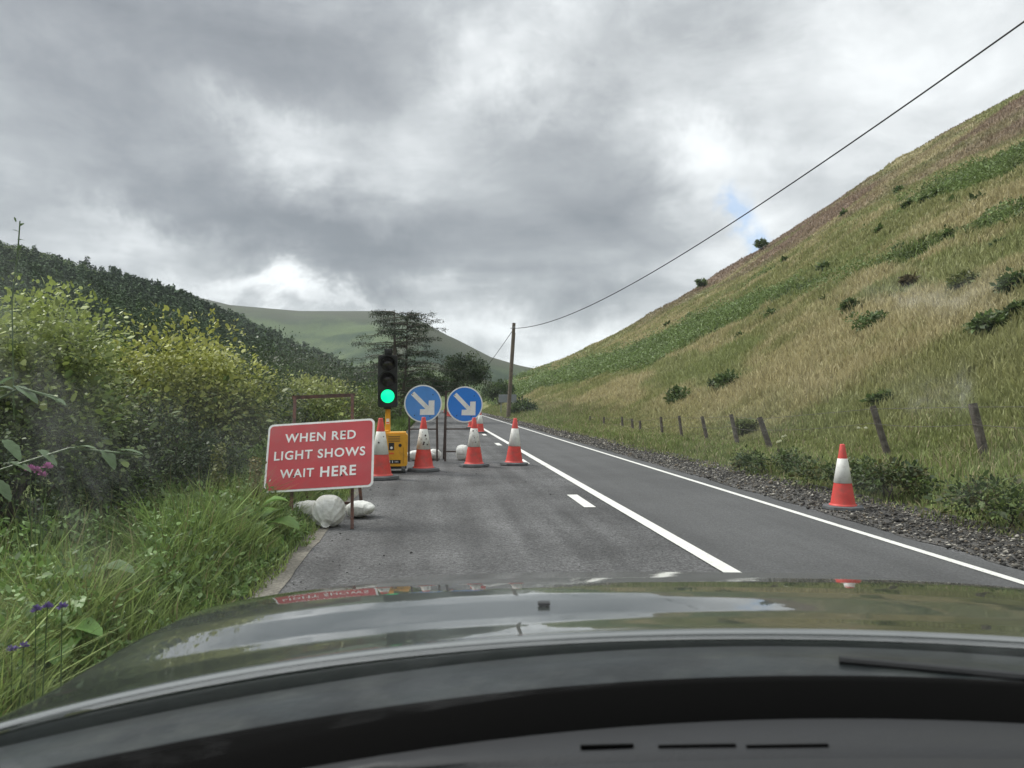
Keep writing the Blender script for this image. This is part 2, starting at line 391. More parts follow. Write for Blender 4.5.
# far moor and its spur, closing the valley
def ridge(name, pts, Rr, depth, c0, c1, seed, foot=-10, steep=.55):
    S = sky_pts(pts); th = np.linspace(S[0, 0], S[-1, 0], 260); e = np.interp(th, S[:, 0], S[:, 1])
    ks = np.array([.25, .5, 1]); 
    t = np.linspace(-1, 1, 90)
    X = []; 
    Tn = t[:, None]; th_ = th[None]; hh = (H+e*Rr)[None]
    r = Rr+depth*Tn+0*th_
    prof = np.where(Tn < 0, 1-(-Tn)**1.25, 1-.4*Tn**1.5)
    Xx = r*np.sin(th_); Yy = r*np.cos(th_)
    n = fbm(Xx*.006+seed, Yy*.006, 4)-.5
    Z = foot+(hh-foot)*prof+n*hh*.35*(1-prof)*np.where(Tn < 0, 1, 0)*2
    V = np.stack([Xx, Yy, Z], -1).reshape(-1, 3); m_, k_ = r.shape
    i, j = np.meshgrid(np.arange(m_-1), np.arange(k_-1), indexing='ij'); a = (i*k_+j).ravel()
    nn = (.6*fbm(Xx*.008+seed, Yy*.016, 5)+.4*fbm(Xx*.05+seed, Yy*.05, 4))[..., None]; g = sst(.40, .60, nn)
    c = np.asarray(c0)*g+np.asarray(c1)*(1-g)
    hi = sst(.65, .95, prof+.3*(nn[..., 0]-.5))[..., None]; c = c*(1-hi)+np.array([.060, .066, .038])*hi
    tag(npmesh(name, V, [np.stack([a, a+k_, a+k_+1, a+1], 1)], c.reshape(-1, 3), m_terrain, smooth=True), kind='structure')
ridge('distant_moor', [(60, 272), (150, 286), (180, 293), (230, 305), (300, 311), (390, 311), (423, 322), (458, 341), (491, 358), (520, 366), (560, 372), (640, 392)], 1500, 620, (.030, .054, .022), (.080, .112, .044), 2)
ridge('valley_spur', [(340, 395), (370, 372), (400, 345), (423, 324), (458, 340), (491, 357), (518, 365), (536, 369), (580, 376), (660, 398)], 1000, 240, (.018, .034, .015), (.055, .082, .032), 8)
ridge('low_pasture', [(330, 388), (380, 372), (430, 362), (470, 372), (500, 386), (540, 390), (600, 398)], 720, 120, (.10, .13, .045), (.07, .105, .035), 5)

# ------------------------------------------------------------------ road
def xs(y): return -np.maximum(0, np.asarray(y, float)-92)**2*.010
def strip(name, x0, x1, ys, z, m, kind='structure', wob=0.0, crown=False):
    ys = np.asarray(ys, float); nx = 2 if not crown else 9
    ux = np.linspace(0, 1, nx)[None]
    e0 = x0+(fbm(ys*1.7, ys*0+3, 3)-.5)*wob; e1 = x1+(fbm(ys*1.7, ys*0+8, 3)-.5)*wob
    X = (e0[:, None]*(1-ux)+e1[:, None]*ux)+xs(ys)[:, None]; Y = np.repeat(ys[:, None], nx, 1); Z = np.full_like(X, z)
    V = np.stack([X, Y, Z], -1).reshape(-1, 3); k = nx
    i, j = np.meshgrid(np.arange(len(ys)-1), np.arange(k-1), indexing='ij'); a = (i*k+j).ravel()
    return npmesh(name, V, [np.stack([a, a+1, a+k+1, a+k], 1)], None, m)
YS = np.concatenate([np.arange(-8, 40, .25), np.arange(40, 150, 1.0)])
tag(strip('road', -1.45, 5.75, YS, 0.0, m_asph_l), kind='structure')
tag(strip('new_lane_surface', 2.30, 4.62, YS, .004, m_asph_r, wob=.03), kind='structure')
tag(strip('kerb_channel', -1.27, -1.10, YS, .005, m_kerb, wob=.05), kind='structure')
tag(strip('edge_line', 4.28, 4.37, YS, .009, m_paint), kind='structure')
tag(strip('centre_line', 2.25, 2.39, YS, .009, m_paint), kind='structure')
bmz = bmesh.new()
for k in range(-1, 12):
    y0 = 9.55+k*6.75; v = [bmz.verts.new((x, y, .008)) for x, y in ((1.88, y0), (2.03, y0), (2.03, y0+1.3), (1.88, y0+1.3))]
    bmz.faces.new(v)
tag(bobj('dashed_line', bmz, m_paint), kind='structure')
tag(strip('gravel_bed', 4.66, 6.1, YS, .007, m_gravelbed, wob=.25), kind='structure')

# loose stones (uncountable)
def stones(name, n, fx, size, cols, z=.0, m=None):
    y = fx(n); x = y[0]; yy = y[1]; n = len(x)
    base = np.array([[1, 0, 0], [-1, 0, 0], [0, 1, 0], [0, -1, 0], [0, 0, 1], [0, 0, -1.0]])
    tri = np.array([[0, 2, 4], [2, 1, 4], [1, 3, 4], [3, 0, 4], [2, 0, 5], [1, 2, 5], [3, 1, 5], [0, 3, 5]])
    s = size(n, yy)[:, None, None]; sc = rng.uniform(.5, 1.2, (n, 6, 1))
    a = rng.uniform(0, 6.28, n); ca, sa = np.cos(a), np.sin(a)
    P = base[None]*s*sc*np.array([1, 1, .6])
    P = np.stack([P[..., 0]*ca[:, None]-P[..., 1]*sa[:, None], P[..., 0]*sa[:, None]+P[..., 1]*ca[:, None], P[..., 2]], -1)
    P += np.stack([x+xs(yy), yy, z+s[:, 0, 0]*.25], -1)[:, None]
    Fc = (tri[None]+6*np.arange(n)[:, None, None]).reshape(-1, 3)
    c = np.asarray(cols)[rng.integers(0, len(cols), n)]*rng.uniform(.7, 1.3, (n, 1))
    return npmesh(name, P.reshape(-1, 3), [Fc], np.repeat(c, 6, 0), m)
m_stone = mat('loose_stone', (0, 0, 0), .85, attr=True, spec=.3)
def fgr(n):
    yy = 3.5+ (rng.random(n)**1.7)*70; x = 4.62+rng.random(n)**.8*1.35; return x, yy
tag(stones('gravel', 46000, fgr, lambda n, y: rng.gamma(1.5, .0055, n)*(1+y*.012)+.003, [(.065, .06, .052), (.04, .04, .038), (.15, .14, .12), (.34, .32, .28), (.035, .034, .032), (.12, .10, .075), (.05, .046, .04)], .012, m_stone), 'dark crushed gravel and rubble between the right edge line and the grass bank', 'gravel', kind='stuff')
def fgl(n):
    yy = 5+rng.random(n)**1.5*22; x = np.where(rng.random(n) < .5, -1.2+rng.exponential(.35, n), rng.uniform(-1.1, 2.2, n)); return x, yy
tag(stones('road_chippings', 420, fgl, lambda n, y: rng.gamma(2, .003, n)+.003, [(.2, .2, .2), (.06, .06, .06), (.03, .03, .03)], .0, m_stone), 'loose grit scattered over the closed left lane', 'grit', kind='stuff')

# ------------------------------------------------------------------ vegetation generators
def blades(P, h, wdt, c, bend=.35, seed=0, tip=None):
    n = len(P); a = rng.uniform(0, 6.28, n); b = rng.uniform(0, 6.28, n)
    d = np.stack([np.cos(a), np.sin(a), 0*a], -1); s = np.stack([np.cos(b), np.sin(b), 0*b], -1)
    h = h[:, None]; k = (bend*rng.uniform(.2, 1.4, n))[:, None]*h; w2 = (wdt/2)[:, None]
    up = np.array([0, 0, 1.0])
    p0 = P; p1 = P+up*h*.55+d*k*.3; p2 = P+up*h*(1-.25*(k/h))+d*k
    V = np.stack([p0-s*w2*.8, p0+s*w2*.8, p1-s*w2, p1+s*w2, p2], 1)
    i = 5*np.arange(n)[:, None]
    q = i+np.array([[0, 1, 3, 2]]); t = i+np.array([[2, 3, 4]])
    tipc = c if tip is None else tip
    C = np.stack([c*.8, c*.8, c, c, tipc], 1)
    return V.reshape(-1, 3), q, t, C.reshape(-1, 3)
def build_blades(name, parts, m=m_grass, parent=None):
    off = 0; Vs = []; Q = []; T = []; Cs = []
    for V, q, t, C in parts: Vs.append(V); Q.append(q+off); T.append(t+off); Cs.append(C); off += len(V)
    return npmesh(name, np.concatenate(Vs), [np.concatenate(Q), np.concatenate(T)], np.concatenate(Cs), m, parent)
def leaves(P, dirn, size, c, droop=.2, asp=.5, six=False):
    """kite leaves at P pointing roughly along dirn"""
    n = len(P); d = dirn+rng.normal(0, .55, (n, 3)); d[:, 2] -= droop; d /= np.linalg.norm(d, axis=1)[:, None]+1e-9
    u = np.array([0, 0, 1.0])+rng.normal(0, .45, (n, 3)); s = np.cross(d, u); s /= np.linalg.norm(s, axis=1)[:, None]+1e-9
    nn = np.cross(s, d); L_ = size[:, None]
    if n > 0 and six:
        V = np.stack([P, P+d*L_*.28-s*L_*asp*.44+nn*L_*.06, P+d*L_*.68-s*L_*asp*.40+nn*L_*.06, P+d*L_, P+d*L_*.68+s*L_*asp*.40+nn*L_*.06, P+d*L_*.28+s*L_*asp*.44+nn*L_*.06], 1)
        return V.reshape(-1, 3), 6*np.arange(n)[:, None]+np.array([[0, 1, 2, 3, 4, 5]]), np.repeat(c, 6, 0)
    V = np.stack([P, P+d*L_*.45-s*L_*asp*.5+nn*L_*.08, P+d*L_, P+d*L_*.45+s*L_*asp*.5+nn*L_*.08], 1)
    return V.reshape(-1, 3), 4*np.arange(n)[:, None]+np.array([[0, 1, 2, 3]]), np.repeat(c, 4, 0)
def shrub(name, label, cat, loc, rad, h, nl, size, pal, seed, group=None, clumps=60, low=.05, fuzz=.16, stems=9, asp=.55, tint_top=None, fol='foliage', lift=0.0, spread=.6, m=m_leaf):
    """a bush: several stems and many leaves in ruffled clumps"""
    global rng
    keep = rng; rng = np.random.default_rng(seed)
    t = thing(name, label, cat, tuple(loc), 0, group)
    rx, ry = rad
    # clump centres, biased to the outside of an uneven dome
    ph = rng.uniform(0, 6.28, clumps); cz = rng.uniform(-.15, 1, clumps); rr = np.sqrt(np.clip(1-np.clip(cz, 0, 1)**2, 0, 1))
    k = rng.uniform(.55, 1.05, clumps)
    cc = np.stack([rx*rr*np.cos(ph)*k, ry*rr*np.sin(ph)*k, lift+(h-lift)*(.5+.5*cz*k)*rng.uniform(.85, 1.0, clumps)], -1)
    cc[:, 2] = np.maximum(cc[:, 2], low*h)
    cr = rng.uniform(.5, 1.2, clumps)*fuzz*(rx+ry+h)/2*1.2
    ci = rng.integers(0, clumps, nl)
    v = rng.normal(0, 1, (nl, 3)); v /= np.linalg.norm(v, axis=1)[:, None]; rad_ = rng.random(nl)**.45
    P = cc[ci]+v*(cr[ci]*rad_)[:, None]*np.array([1, 1, .85]); P[:, 2] = np.abs(P[:, 2])+.01
    dirn = v*.8+(P-np.array([0, 0, h*.3]))/max(h, .01)*.5
    pal = np.asarray(pal, float); pi = rng.integers(0, len(pal), clumps)
    c = pal[pi[ci]]*rng.uniform(.6, 1.4, (nl, 1))*rng.uniform(.65, 1.35, clumps)[ci][:, None]
    if tint_top is not None:  # sunlit tops put into the leaf colour
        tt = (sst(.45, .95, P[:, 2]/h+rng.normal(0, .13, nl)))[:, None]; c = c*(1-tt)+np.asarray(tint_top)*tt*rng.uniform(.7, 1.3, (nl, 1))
    V, q, C = leaves(P, dirn, size*rng.uniform(.5, 1.0, nl)**1*(1+.9*(rng.random(nl) < .12)), c, asp=asp, six=loc[1] < 16)
    npmesh(fol, V, [q], C, m, t)
    if stems:
        bm = bmesh.new()
        for i in range(stems):
            e = cc[rng.integers(0, clumps)]; b0 = Vector((rng.normal(0, rx*.15), rng.normal(0, ry*.15), -.05)); mid = Vector((e[0]*.45, e[1]*.45, e[2]*.55))
            r0 = .012+.008*h; tube(bm, b0, mid, r0, r0*.7, 6, False); tube(bm, mid, Vector(e), r0*.7, r0*.25, 6, False)
        bobj('stem', bm, m_bark, t)
    rng = keep
    return t
DK = [(.042, .070, .026), (.055, .085, .030), (.034, .058, .024)]
MD = [(.095, .145, .042), (.120, .170, .050), (.070, .112, .036)]
YG = [(.16, .21, .055), (.12, .17, .045), (.20, .23, .06), (.075, .115, .036)]

# ------------------------------------------------------------------ left side planting
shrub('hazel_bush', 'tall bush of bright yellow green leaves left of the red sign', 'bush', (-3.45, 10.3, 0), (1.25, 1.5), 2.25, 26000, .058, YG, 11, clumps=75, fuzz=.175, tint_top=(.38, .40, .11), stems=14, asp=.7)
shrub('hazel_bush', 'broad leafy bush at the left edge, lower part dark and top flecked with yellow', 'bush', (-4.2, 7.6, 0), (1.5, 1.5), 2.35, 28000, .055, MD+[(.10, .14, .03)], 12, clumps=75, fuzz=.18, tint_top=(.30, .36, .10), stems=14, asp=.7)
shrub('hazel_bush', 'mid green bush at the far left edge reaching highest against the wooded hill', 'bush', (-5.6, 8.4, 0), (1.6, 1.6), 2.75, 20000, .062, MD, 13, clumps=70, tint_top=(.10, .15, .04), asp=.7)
shrub('hawthorn_bush', 'dark green bush between the yellow bush and the rusty sign frame', 'bush', (-3.7, 13.6, 0), (1.35, 1.7), 2.25, 20000, .05, DK+[(.06, .08, .025)], 14, clumps=130, stems=12)
shrub('hawthorn_bush', 'dark twiggy bush low under the yellow bush', 'bush', (-3.0, 9.0, 0), (.9, 1.3), 1.15, 12000, .04, DK, 15, clumps=90)
shrub('hawthorn_bush', 'dark bush at the lower left in front of the leafy bushes', 'bush', (-3.5, 6.6, 0), (1.0, 1.1), 1.25, 14000, .042, DK+MD[:1], 16, clumps=90)
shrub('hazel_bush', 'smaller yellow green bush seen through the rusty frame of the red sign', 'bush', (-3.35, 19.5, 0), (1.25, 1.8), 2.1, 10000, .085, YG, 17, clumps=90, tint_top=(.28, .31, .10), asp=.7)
shrub('willow_bush', 'brownish green wispy bush right of the rusty frame behind the traffic light', 'bush', (-2.9, 24.0, 0), (1.15, 2.4), 1.9, 10000, .10, [(.10, .12, .04), (.13, .13, .055), (.08, .11, .03)], 18, clumps=90, asp=.25)
shrub('hawthorn_bush', 'dark olive bush behind the smaller yellow bush on the left', 'bush', (-5.0, 24.0, 0), (2.2, 3.0), 3.0, 20000, .075, DK+MD[:1], 19, clumps=100)
shrub('hawthorn_bush', 'dark green bush behind the yellow green bush on the left under the wooded hill', 'bush', (-6.2, 17.0, 0), (2.0, 3.0), 3.1, 24000, .06, DK+[(.06, .075, .03)], 20, clumps=110)
shrub('willow_bush', 'green bush on the left verge right behind the traffic light head', 'bush', (-2.75, 33.0, 0), (1.1, 3.5), 1.9, 8000, .12, MD+[(.09, .13, .03)], 21, clumps=80, asp=.4)
shrub('hawthorn_bush', 'dark bush at the foot of the bare branched conifer', 'bush', (-4.6, 44.0, 0), (2.2, 4.0), 3.0, 8000, .17, DK, 22, clumps=80)
shrub('hawthorn_bush', 'dark bush on the left verge beyond the conifer towards the round tree', 'bush', (-2.8, 62.0, 0), (2.0, 7.0), 3.3, 8000, .22, DK, 23, clumps=80)
shrub('hawthorn_bush', 'large dark bush beyond the end of the hedge, under the distant moor', 'bush', (-8.5, 52.0, 0), (4, 6.0), 4.4, 20000, .15, DK+[(.05, .065, .025)], 24, clumps=90)

# near big-leaved plants, thistle, dock
def bigleaf(bm, p, d, L_, W, droop, mi=0):
    d = Vector(d).normalized(); s = d.cross(Vector((0, 0, 1))).normalized(); n = 7; p = Vector(p); rows = []
    for i in range(n+1):
        t = i/n; wv_ = W*math.sin(math.pi*min(1, t*.93+.07))**.7*(1-.25*t)*(1+.12*math.sin(i*2.4)); c = p+d*L_*t+Vector((0, 0, -droop*L_*t*t))
        rows.append([bm.verts.new(c-s*wv_*.5+Vector((0, 0, .10*wv_))), bm.verts.new(c), bm.verts.new(c+s*wv_*.5+Vector((0, 0, .10*wv_)))])
    for a, b in zip(rows, rows[1:]):
        for k in (0, 1): bm.faces.new((a[k], a[k+1], b[k+1], b[k])).smooth = True
def leafmat(name, c): return mat(name, c, .45, var=.2, scale=14, trans=.3, bump=.3, bscale=30)
m_big = leafmat('broad_leaf', (.13, .25, .05)); m_big2 = leafmat('dull_broad_leaf', (.10, .16, .06))
def bigplant(name, label, cat, loc, specs, m=m_big, stemh=0):
    t = thing(name, label, cat, tuple(loc)); bm = bmesh.new()
    st = bmesh.new()
    for (a, el_, off, L_, W, dr) in specs:
        d = (math.cos(R(a))*math.cos(R(el_)), math.sin(R(a))*math.cos(R(el_)), math.sin(R(el_)))
        b = bmesh.new(); bigleaf(b, off, d, L_, W, dr); bobj('leaf', b, m, t)
        tube(st, (0, 0, 0), off, .005, .004, 6)
    bobj('stem', st, m_big2, t); return t
def pt(px, py, d): return at(px, py, d)
bigplant('butterbur_plant', 'plant with large light green leaf spilling onto the road edge below the red sign', 'plant', (-1.62, 7.3, 0), [(-20, 25, (.05, 0, .20), .40, .36, .5), (60, 30, (0, .05, .26), .34, .30, .4), (-80, 15, (0, -.05, .2), .40, .34, .6), (170, 40, (-.03, 0, .26), .24, .2, .4), (10, 40, (.02, .02, .36), .32, .3, .5), (-50, -5, (.1, -.1, .14), .26, .2, .4)])
bigplant('butterbur_plant', 'plant with wide bright leaf beside the left edge of the bonnet', 'plant', (-1.72, 3.75, 0), [(-10, 20, (0, 0, .30), .22, .18, .5), (70, 50, (0, .02, .32), .2, .13, .3), (-70, 15, (.02, -.03, .26), .24, .18, .5)])
bigplant('butterbur_plant', 'dull broad leaved plant half hidden in tall grass left of the bonnet', 'plant', (-1.95, 4.6, 0), [(0, 30, (0, 0, .36), .28, .26, .5), (-100, 20, (0, -.03, .32), .26, .22, .6), (150, 30, (-.03, 0, .34), .26, .22, .5)], m_big2)
m_dullleaf = leafmat('dusty_leaf', (.10, .165, .065))
def arch(name, label, pts, leafspec, m):
    t = thing(name, label, 'plant', pts[0]); o = Vector(pts[0]); st = bmesh.new()
    for a, b in zip(pts, pts[1:]): tube(st, Vector(a)-o, Vector(b)-o, .006, .005, 6)
    bobj('stem', st, m_big2, t)
    for (px, py, d, a, L_, W) in leafspec:
        b = bmesh.new(); bigleaf(b, Vector(at(px, py, d))-o, (math.cos(R(a)), -.25, math.sin(R(a))), L_, W, .25); bobj('leaf', b, m, t)
arch('bramble_shoot', 'leafy shoot with broad pale leaves arching in from the left edge above the thistle', [at(-60, 640, 3.6), at(-40, 420, 3.6), at(20, 388, 3.6), at(58, 398, 3.6)],
     [(-10, 388, 3.6, 10, .12, .07), (16, 386, 3.6, -25, .12, .09), (38, 394, 3.6, -5, .11, .06), (0, 384, 3.6, 35, .10, .035), (-20, 400, 3.6, -60, .13, .08), (55, 398, 3.6, -20, .06, .04)], m_dullleaf)
arch('bramble_shoot', 'second leafy shoot with rounder leaves reaching in below, level with the sign', [at(-50, 640, 4.0), at(0, 470, 4.0), at(70, 448, 4.0), at(140, 455, 4.0)],
     [(75, 447, 4.0, 10, .12, .05), (104, 450, 4.0, -50, .10, .09), (118, 450, 4.0, 5, .14, .05), (40, 450, 4.0, -30, .11, .07), (10, 462, 4.0, -10, .12, .07), (-5, 480, 4.0, -40, .12, .09), (5, 440, 4.0, -40, .12, .09)], m_dullleaf)
arch('young_sapling', 'thin sapling twig standing up against the sky at the top left', [at(14, 420, 6.2), at(12, 300, 6.2), at(18, 250, 6.2), at(20, 221, 6.2)],
     [(18, 250, 6.2, 60, .06, .04), (18, 240, 6.2, 10, .06, .035), (19, 232, 6.2, 150, .05, .03), (20, 226, 6.2, 40, .05, .03), (17, 262, 6.2, 160, .07, .04), (14, 275, 6.2, 20, .09, .05), (14, 290, 6.2, 150, .1, .06), (16, 222, 6.2, 100, .05, .03)], m_big2)
def flowerplant(name, label, loc, h, heads, cpet, r_, seed):
    t = thing(name, label, 'flower', tuple(loc)); rnd = random.Random(seed); st = bmesh.new(); mp_ = mat(name+'_petal', cpet, .6, trans=.2)
    for (dx, dy, dz) in heads:
        tube(st, (dx*.4, dy*.4, 0), (dx, dy, h+dz), .003, .002, 5)
        b = bmesh.new()
        for k in range(34):
            a = rnd.uniform(0, 6.28); e = rnd.uniform(-.2, 1.4); d = Vector((math.cos(a)*math.cos(e), math.sin(a)*math.cos(e), math.sin(e))); s = d.cross(Vector((rnd.random(), rnd.random(), .3))).normalized()*r_*.22
            c = Vector((dx, dy, h+dz)); b.faces.new([b.verts.new(c), b.verts.new(c+d*r_*.6+s), b.verts.new(c+d*r_), b.verts.new(c+d*r_*.6-s)])
        bobj('flower_head', b, mp_, t)
    bobj('stem', st, m_big2, t)
gp = at(36, 471, 4.6); flowerplant('thistle', 'pink thistle heads among the dark leaves at the left edge', (gp[0], gp[1], 0), gp[2], [(0, 0, 0), (.05, .02, .02), (-.03, 0, .01), (.02, .03, -.03)], (.45, .16, .36), .032, 1)
for k, (px, py, lb) in enumerate(((36, 610, 'pair of purple vetch flowers in the long grass at lower left'), (62, 607, 'single purple vetch flower right of the pair in the long grass'), (12, 650, 'lowest purple vetch flowers near the bottom left corner'))):
    gp = at(px, py, 3.0); flowerplant('vetch', lb, (gp[0], gp[1], 0), gp[2], [(0, 0, 0), (.04, .0, .01)] if k != 1 else [(0, 0, 0)], (.20, .15, .36), .022, 5+k)

# verge grass (left)
def verge_left():
    parts = []
    n = 70000; y = 2.0+rng.random(n)**1.6*26; wmax = .6+rng.random(n)**1.0*2.6; x = -1.14-wmax*rng.random(n)**.85
    x -= .10*fbm(y*2, y*0, 2)
    hh = (.09+.46*sst(-1.15, -1.9, x))*rng.uniform(.45, 1.25, n)*(.25+1.35*fbm(x*1.7, y*1.7, 3)); hh = np.maximum(hh, .05)
    g = fbm(x*1.1+3, y*1.1, 3)[:, None]
    c = (np.array([.135, .225, .055])*(1-g)+np.array([.30, .36, .125])*g)*rng.uniform(.55, 1.45, (n, 1))
    dry = rng.random(n) < .07; c[dry] = np.array([.27, .24, .12])*rng.uniform(.7, 1.2, (dry.sum(), 1))
    P = np.stack([x+xs(y), y, np.maximum(zg(x, y), -.02)], -1)
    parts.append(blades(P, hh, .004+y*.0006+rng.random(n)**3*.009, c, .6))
    # tall seed stalks
    n = 900; y = 2.4+rng.random(n)**1.3*20; x = -1.9-rng.random(n)*2.2; P = np.stack([x, y, 0*x-.02], -1)
    parts.append(blades(P, rng.uniform(.5, .95, n), .004+y*.0005, np.tile([.26, .25, .13], (n, 1))*rng.uniform(.7, 1.2, (n, 1)), .25))
    n = 26000; y = 26+rng.random(n)*75; x = -1.25-rng.random(n)*2.5; P = np.stack([x+xs(y), y, 0*x-.02], -1)
    parts.append(blades(P, rng.uniform(.2, .6, n), .01+y*.0011, np.tile([.10, .16, .035], (n, 1))*rng.uniform(.6, 1.3, (n, 1)), .5))
    tag(build_blades('verge_grass', parts), 'lush long green grass on the left verge beside the bonnet', 'grass', kind='stuff')
verge_left()
# low broad weeds within the verge
n = 110000; y = 2.2+rng.random(n)**1.4*18; x = -1.3-rng.random(n)**1.1*2.4; cl = fbm(x*1.8, y*1.8, 3)
k = cl+rng.normal(0, .05, n) > .47; x, y = x[k], y[k]; n = len(x)
P = np.stack([x, y, rng.uniform(.02, .52, n)*sst(-1.2, -1.9, x)+.02], -1); 
V, q, C = leaves(P, np.tile([0, 0, .4], (n, 1)), (.028+.0022*y)*rng.uniform(.4, 1.6, n), np.array([.14, .225, .068])*rng.uniform(.6, 1.5, (n, 1)), asp=.5, six=True)
tag(npmesh('verge_weeds', V, [q], C, m_leaf), 'small leafy weeds mixed through the left verge grass', 'weeds', kind='stuff')
# dock seed spike
t = thing('dock_plant', 'tall dock with reddish brown seed spike rising left of the red sign', 'plant', (-1.78, 7.9, 0)); b = bmesh.new(); tube(b, (0, 0, 0), (.02, 0, .72), .006, .003, 6); bobj('stem', b, m_big2, t)
n = 420; z = rng.uniform(.3, .78, n); P = np.stack([rng.normal(0, .03, n), rng.normal(0, .03, n), z], -1)
V, q, C = leaves(P, np.tile([0, 0, .3], (n, 1)), rng.uniform(.02, .05, n), np.array([.17, .15, .05])*rng.uniform(.6, 1.3, (n, 1))); npmesh('seed_head', V, [q], C, m_leaf, t)
for i, (px, py, lb) in enumerate(((215, 470, 'tall pale dock spike in front of the yellow bush'),)):
    gp = G(px, 545); t = thing('dock_plant', lb, 'plant', tuple(gp)); hh = at(px, 445, gp[1])[2]; b = bmesh.new(); tube(b, (0, 0, 0), (.04, 0, hh), .005, .003, 6); bobj('stem', b, m_big2, t)
    n = 600; z = rng.uniform(.35, 1.0, n)*hh; P = np.stack([z*.04+rng.normal(0, .035, n), rng.normal(0, .035, n), z], -1)
    V, q, C = leaves(P, np.tile([0, 0, .5], (n, 1)), rng.uniform(.02, .05, n), np.array([.16, .18, .06])*rng.uniform(.6, 1.3, (n, 1))); npmesh('seed_head', V, [q], C, m_leaf, t)

# ------------------------------------------------------------------ right-hand verge and hillside grass
def hill_grass():
    parts = []
    # bank by the gravel
    n = 90000; y = 3.5+rng.random(n)**1.8*95; x = 5.55+rng.random(n)**.9*5.0; x = x+.5*(fbm(y*1.1, y*0+2, 3)-.5)
    c = hillcol(x, y)*1.35; far = rng.random(n) < .22; c[far] = TAN*1.1
    c *= rng.uniform(.6, 1.3, (n, 1)); hh = rng.uniform(.10, .36, n)*(.5+.9*fbm(x*.9, y*.9, 3))*(.35+.65*sst(5.6, 7.0, x))*(1+1.2*sst(32, 70, y))*(1-.45*sst(10, 14, y)*sst(46, 34, y)*sst(6.6, 7.4, x))
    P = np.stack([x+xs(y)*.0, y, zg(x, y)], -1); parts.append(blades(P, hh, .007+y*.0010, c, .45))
    # slope, sampled evenly in screen terms: more and finer near, fewer and wider far
    n = 430000; th = rng.uniform(.07, .80, n); r = 9.0*np.exp(rng.random(n)**.8*math.log(300/9.0)); x = r*np.sin(th); y = r*np.cos(th)
    k = (x > 8.75); x, y, r, th = x[k], y[k], r[k], th[k]
    k = rng.random(len(x)) > bracken_mask(x, y)*.75; x, y, r = x[k], y[k], r[k]; n = len(x)
    c = hillcol(x, y)*1.35*rng.uniform(.74, 1.26, (n, 1)); tuft = fbm(x*.8, y*.8, 3)
    hh = rng.uniform(.2, .5, n)*(.5+tuft)*(.35+.65*sst(8.8, 12.0, x))*(1+np.minimum(r, 200)*.002)
    P = np.stack([x, y, zg(x, y)-.03], -1); tp = c*1.15
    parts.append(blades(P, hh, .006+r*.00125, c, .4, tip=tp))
    tag(build_blades('hillside_grass', parts), 'long tan and green grass covering the steep slope on the right', 'grass', kind='stuff')
    # bracken
    n = 850000; th = rng.uniform(.06, .80, n); r = 18*np.exp(rng.random(n)*math.log(300/18.0)); x = r*np.sin(th); y = r*np.cos(th)
    bm_ = bracken_mask(x, y); k = (x > 8.6) & (rng.random(n) < bm_); x, y, r = x[k], y[k], r[k]; n = len(x)
    cl = fbm(x*.45+7, y*.45, 3); mound = sst(.35, .65, cl)
    P = np.stack([x, y, zg(x, y)+rng.uniform(.1, 1, n)*(.25+1.1*mound)*(.6+.4*sst(40, 120, y))], -1)
    V, q, C = leaves(P, np.tile([0, 0, .15], (n, 1)), (.08+r*.0019)*rng.uniform(.5, 1.4, n), np.array([.135, .185, .066])*(rng.uniform(.55, 1.45, (n, 1)))*(.65+.6*mound[:, None]), asp=.5)
    tag(npmesh('bracken', V, [q], C, m_leaf), 'band of green bracken running across the slope on the right', 'bracken', kind='stuff')
hill_grass()

# bramble mounds along the foot of the bank
BR = [(.055, .085, .025), (.075, .11, .03), (.04, .065, .022), (.10, .10, .035)]
for i, (px, py, rx_, hh, lb) in enumerate((
        (925, 530, .75, .50, 'low bramble bush on the bank right of the single cone'),
        (868, 500, .55, .50, 'low bramble bush directly behind the single cone by the gravel'),
        (800, 490, .70, .45, 'low green bush left of the single cone at the gravel edge'),
        (745, 474, .65, .42, 'low green bush beneath the tilted fence posts at the gravel edge'),
        (1010, 560, .60, .38, 'scrubby dry bush at the right edge above the gravel'))):
    g_ = G(px, py); x = max(6.15, g_[0]+.35); shrub('bramble_bush', lb, 'bush', (x, g_[1], float(zg(x, g_[1]))), (rx_, rx_*.9), hh, 2600, .06, BR if i != 4 else [(.16, .13, .06), (.10, .10, .04)], 40+i, clumps=36, stems=4, fuzz=.2)

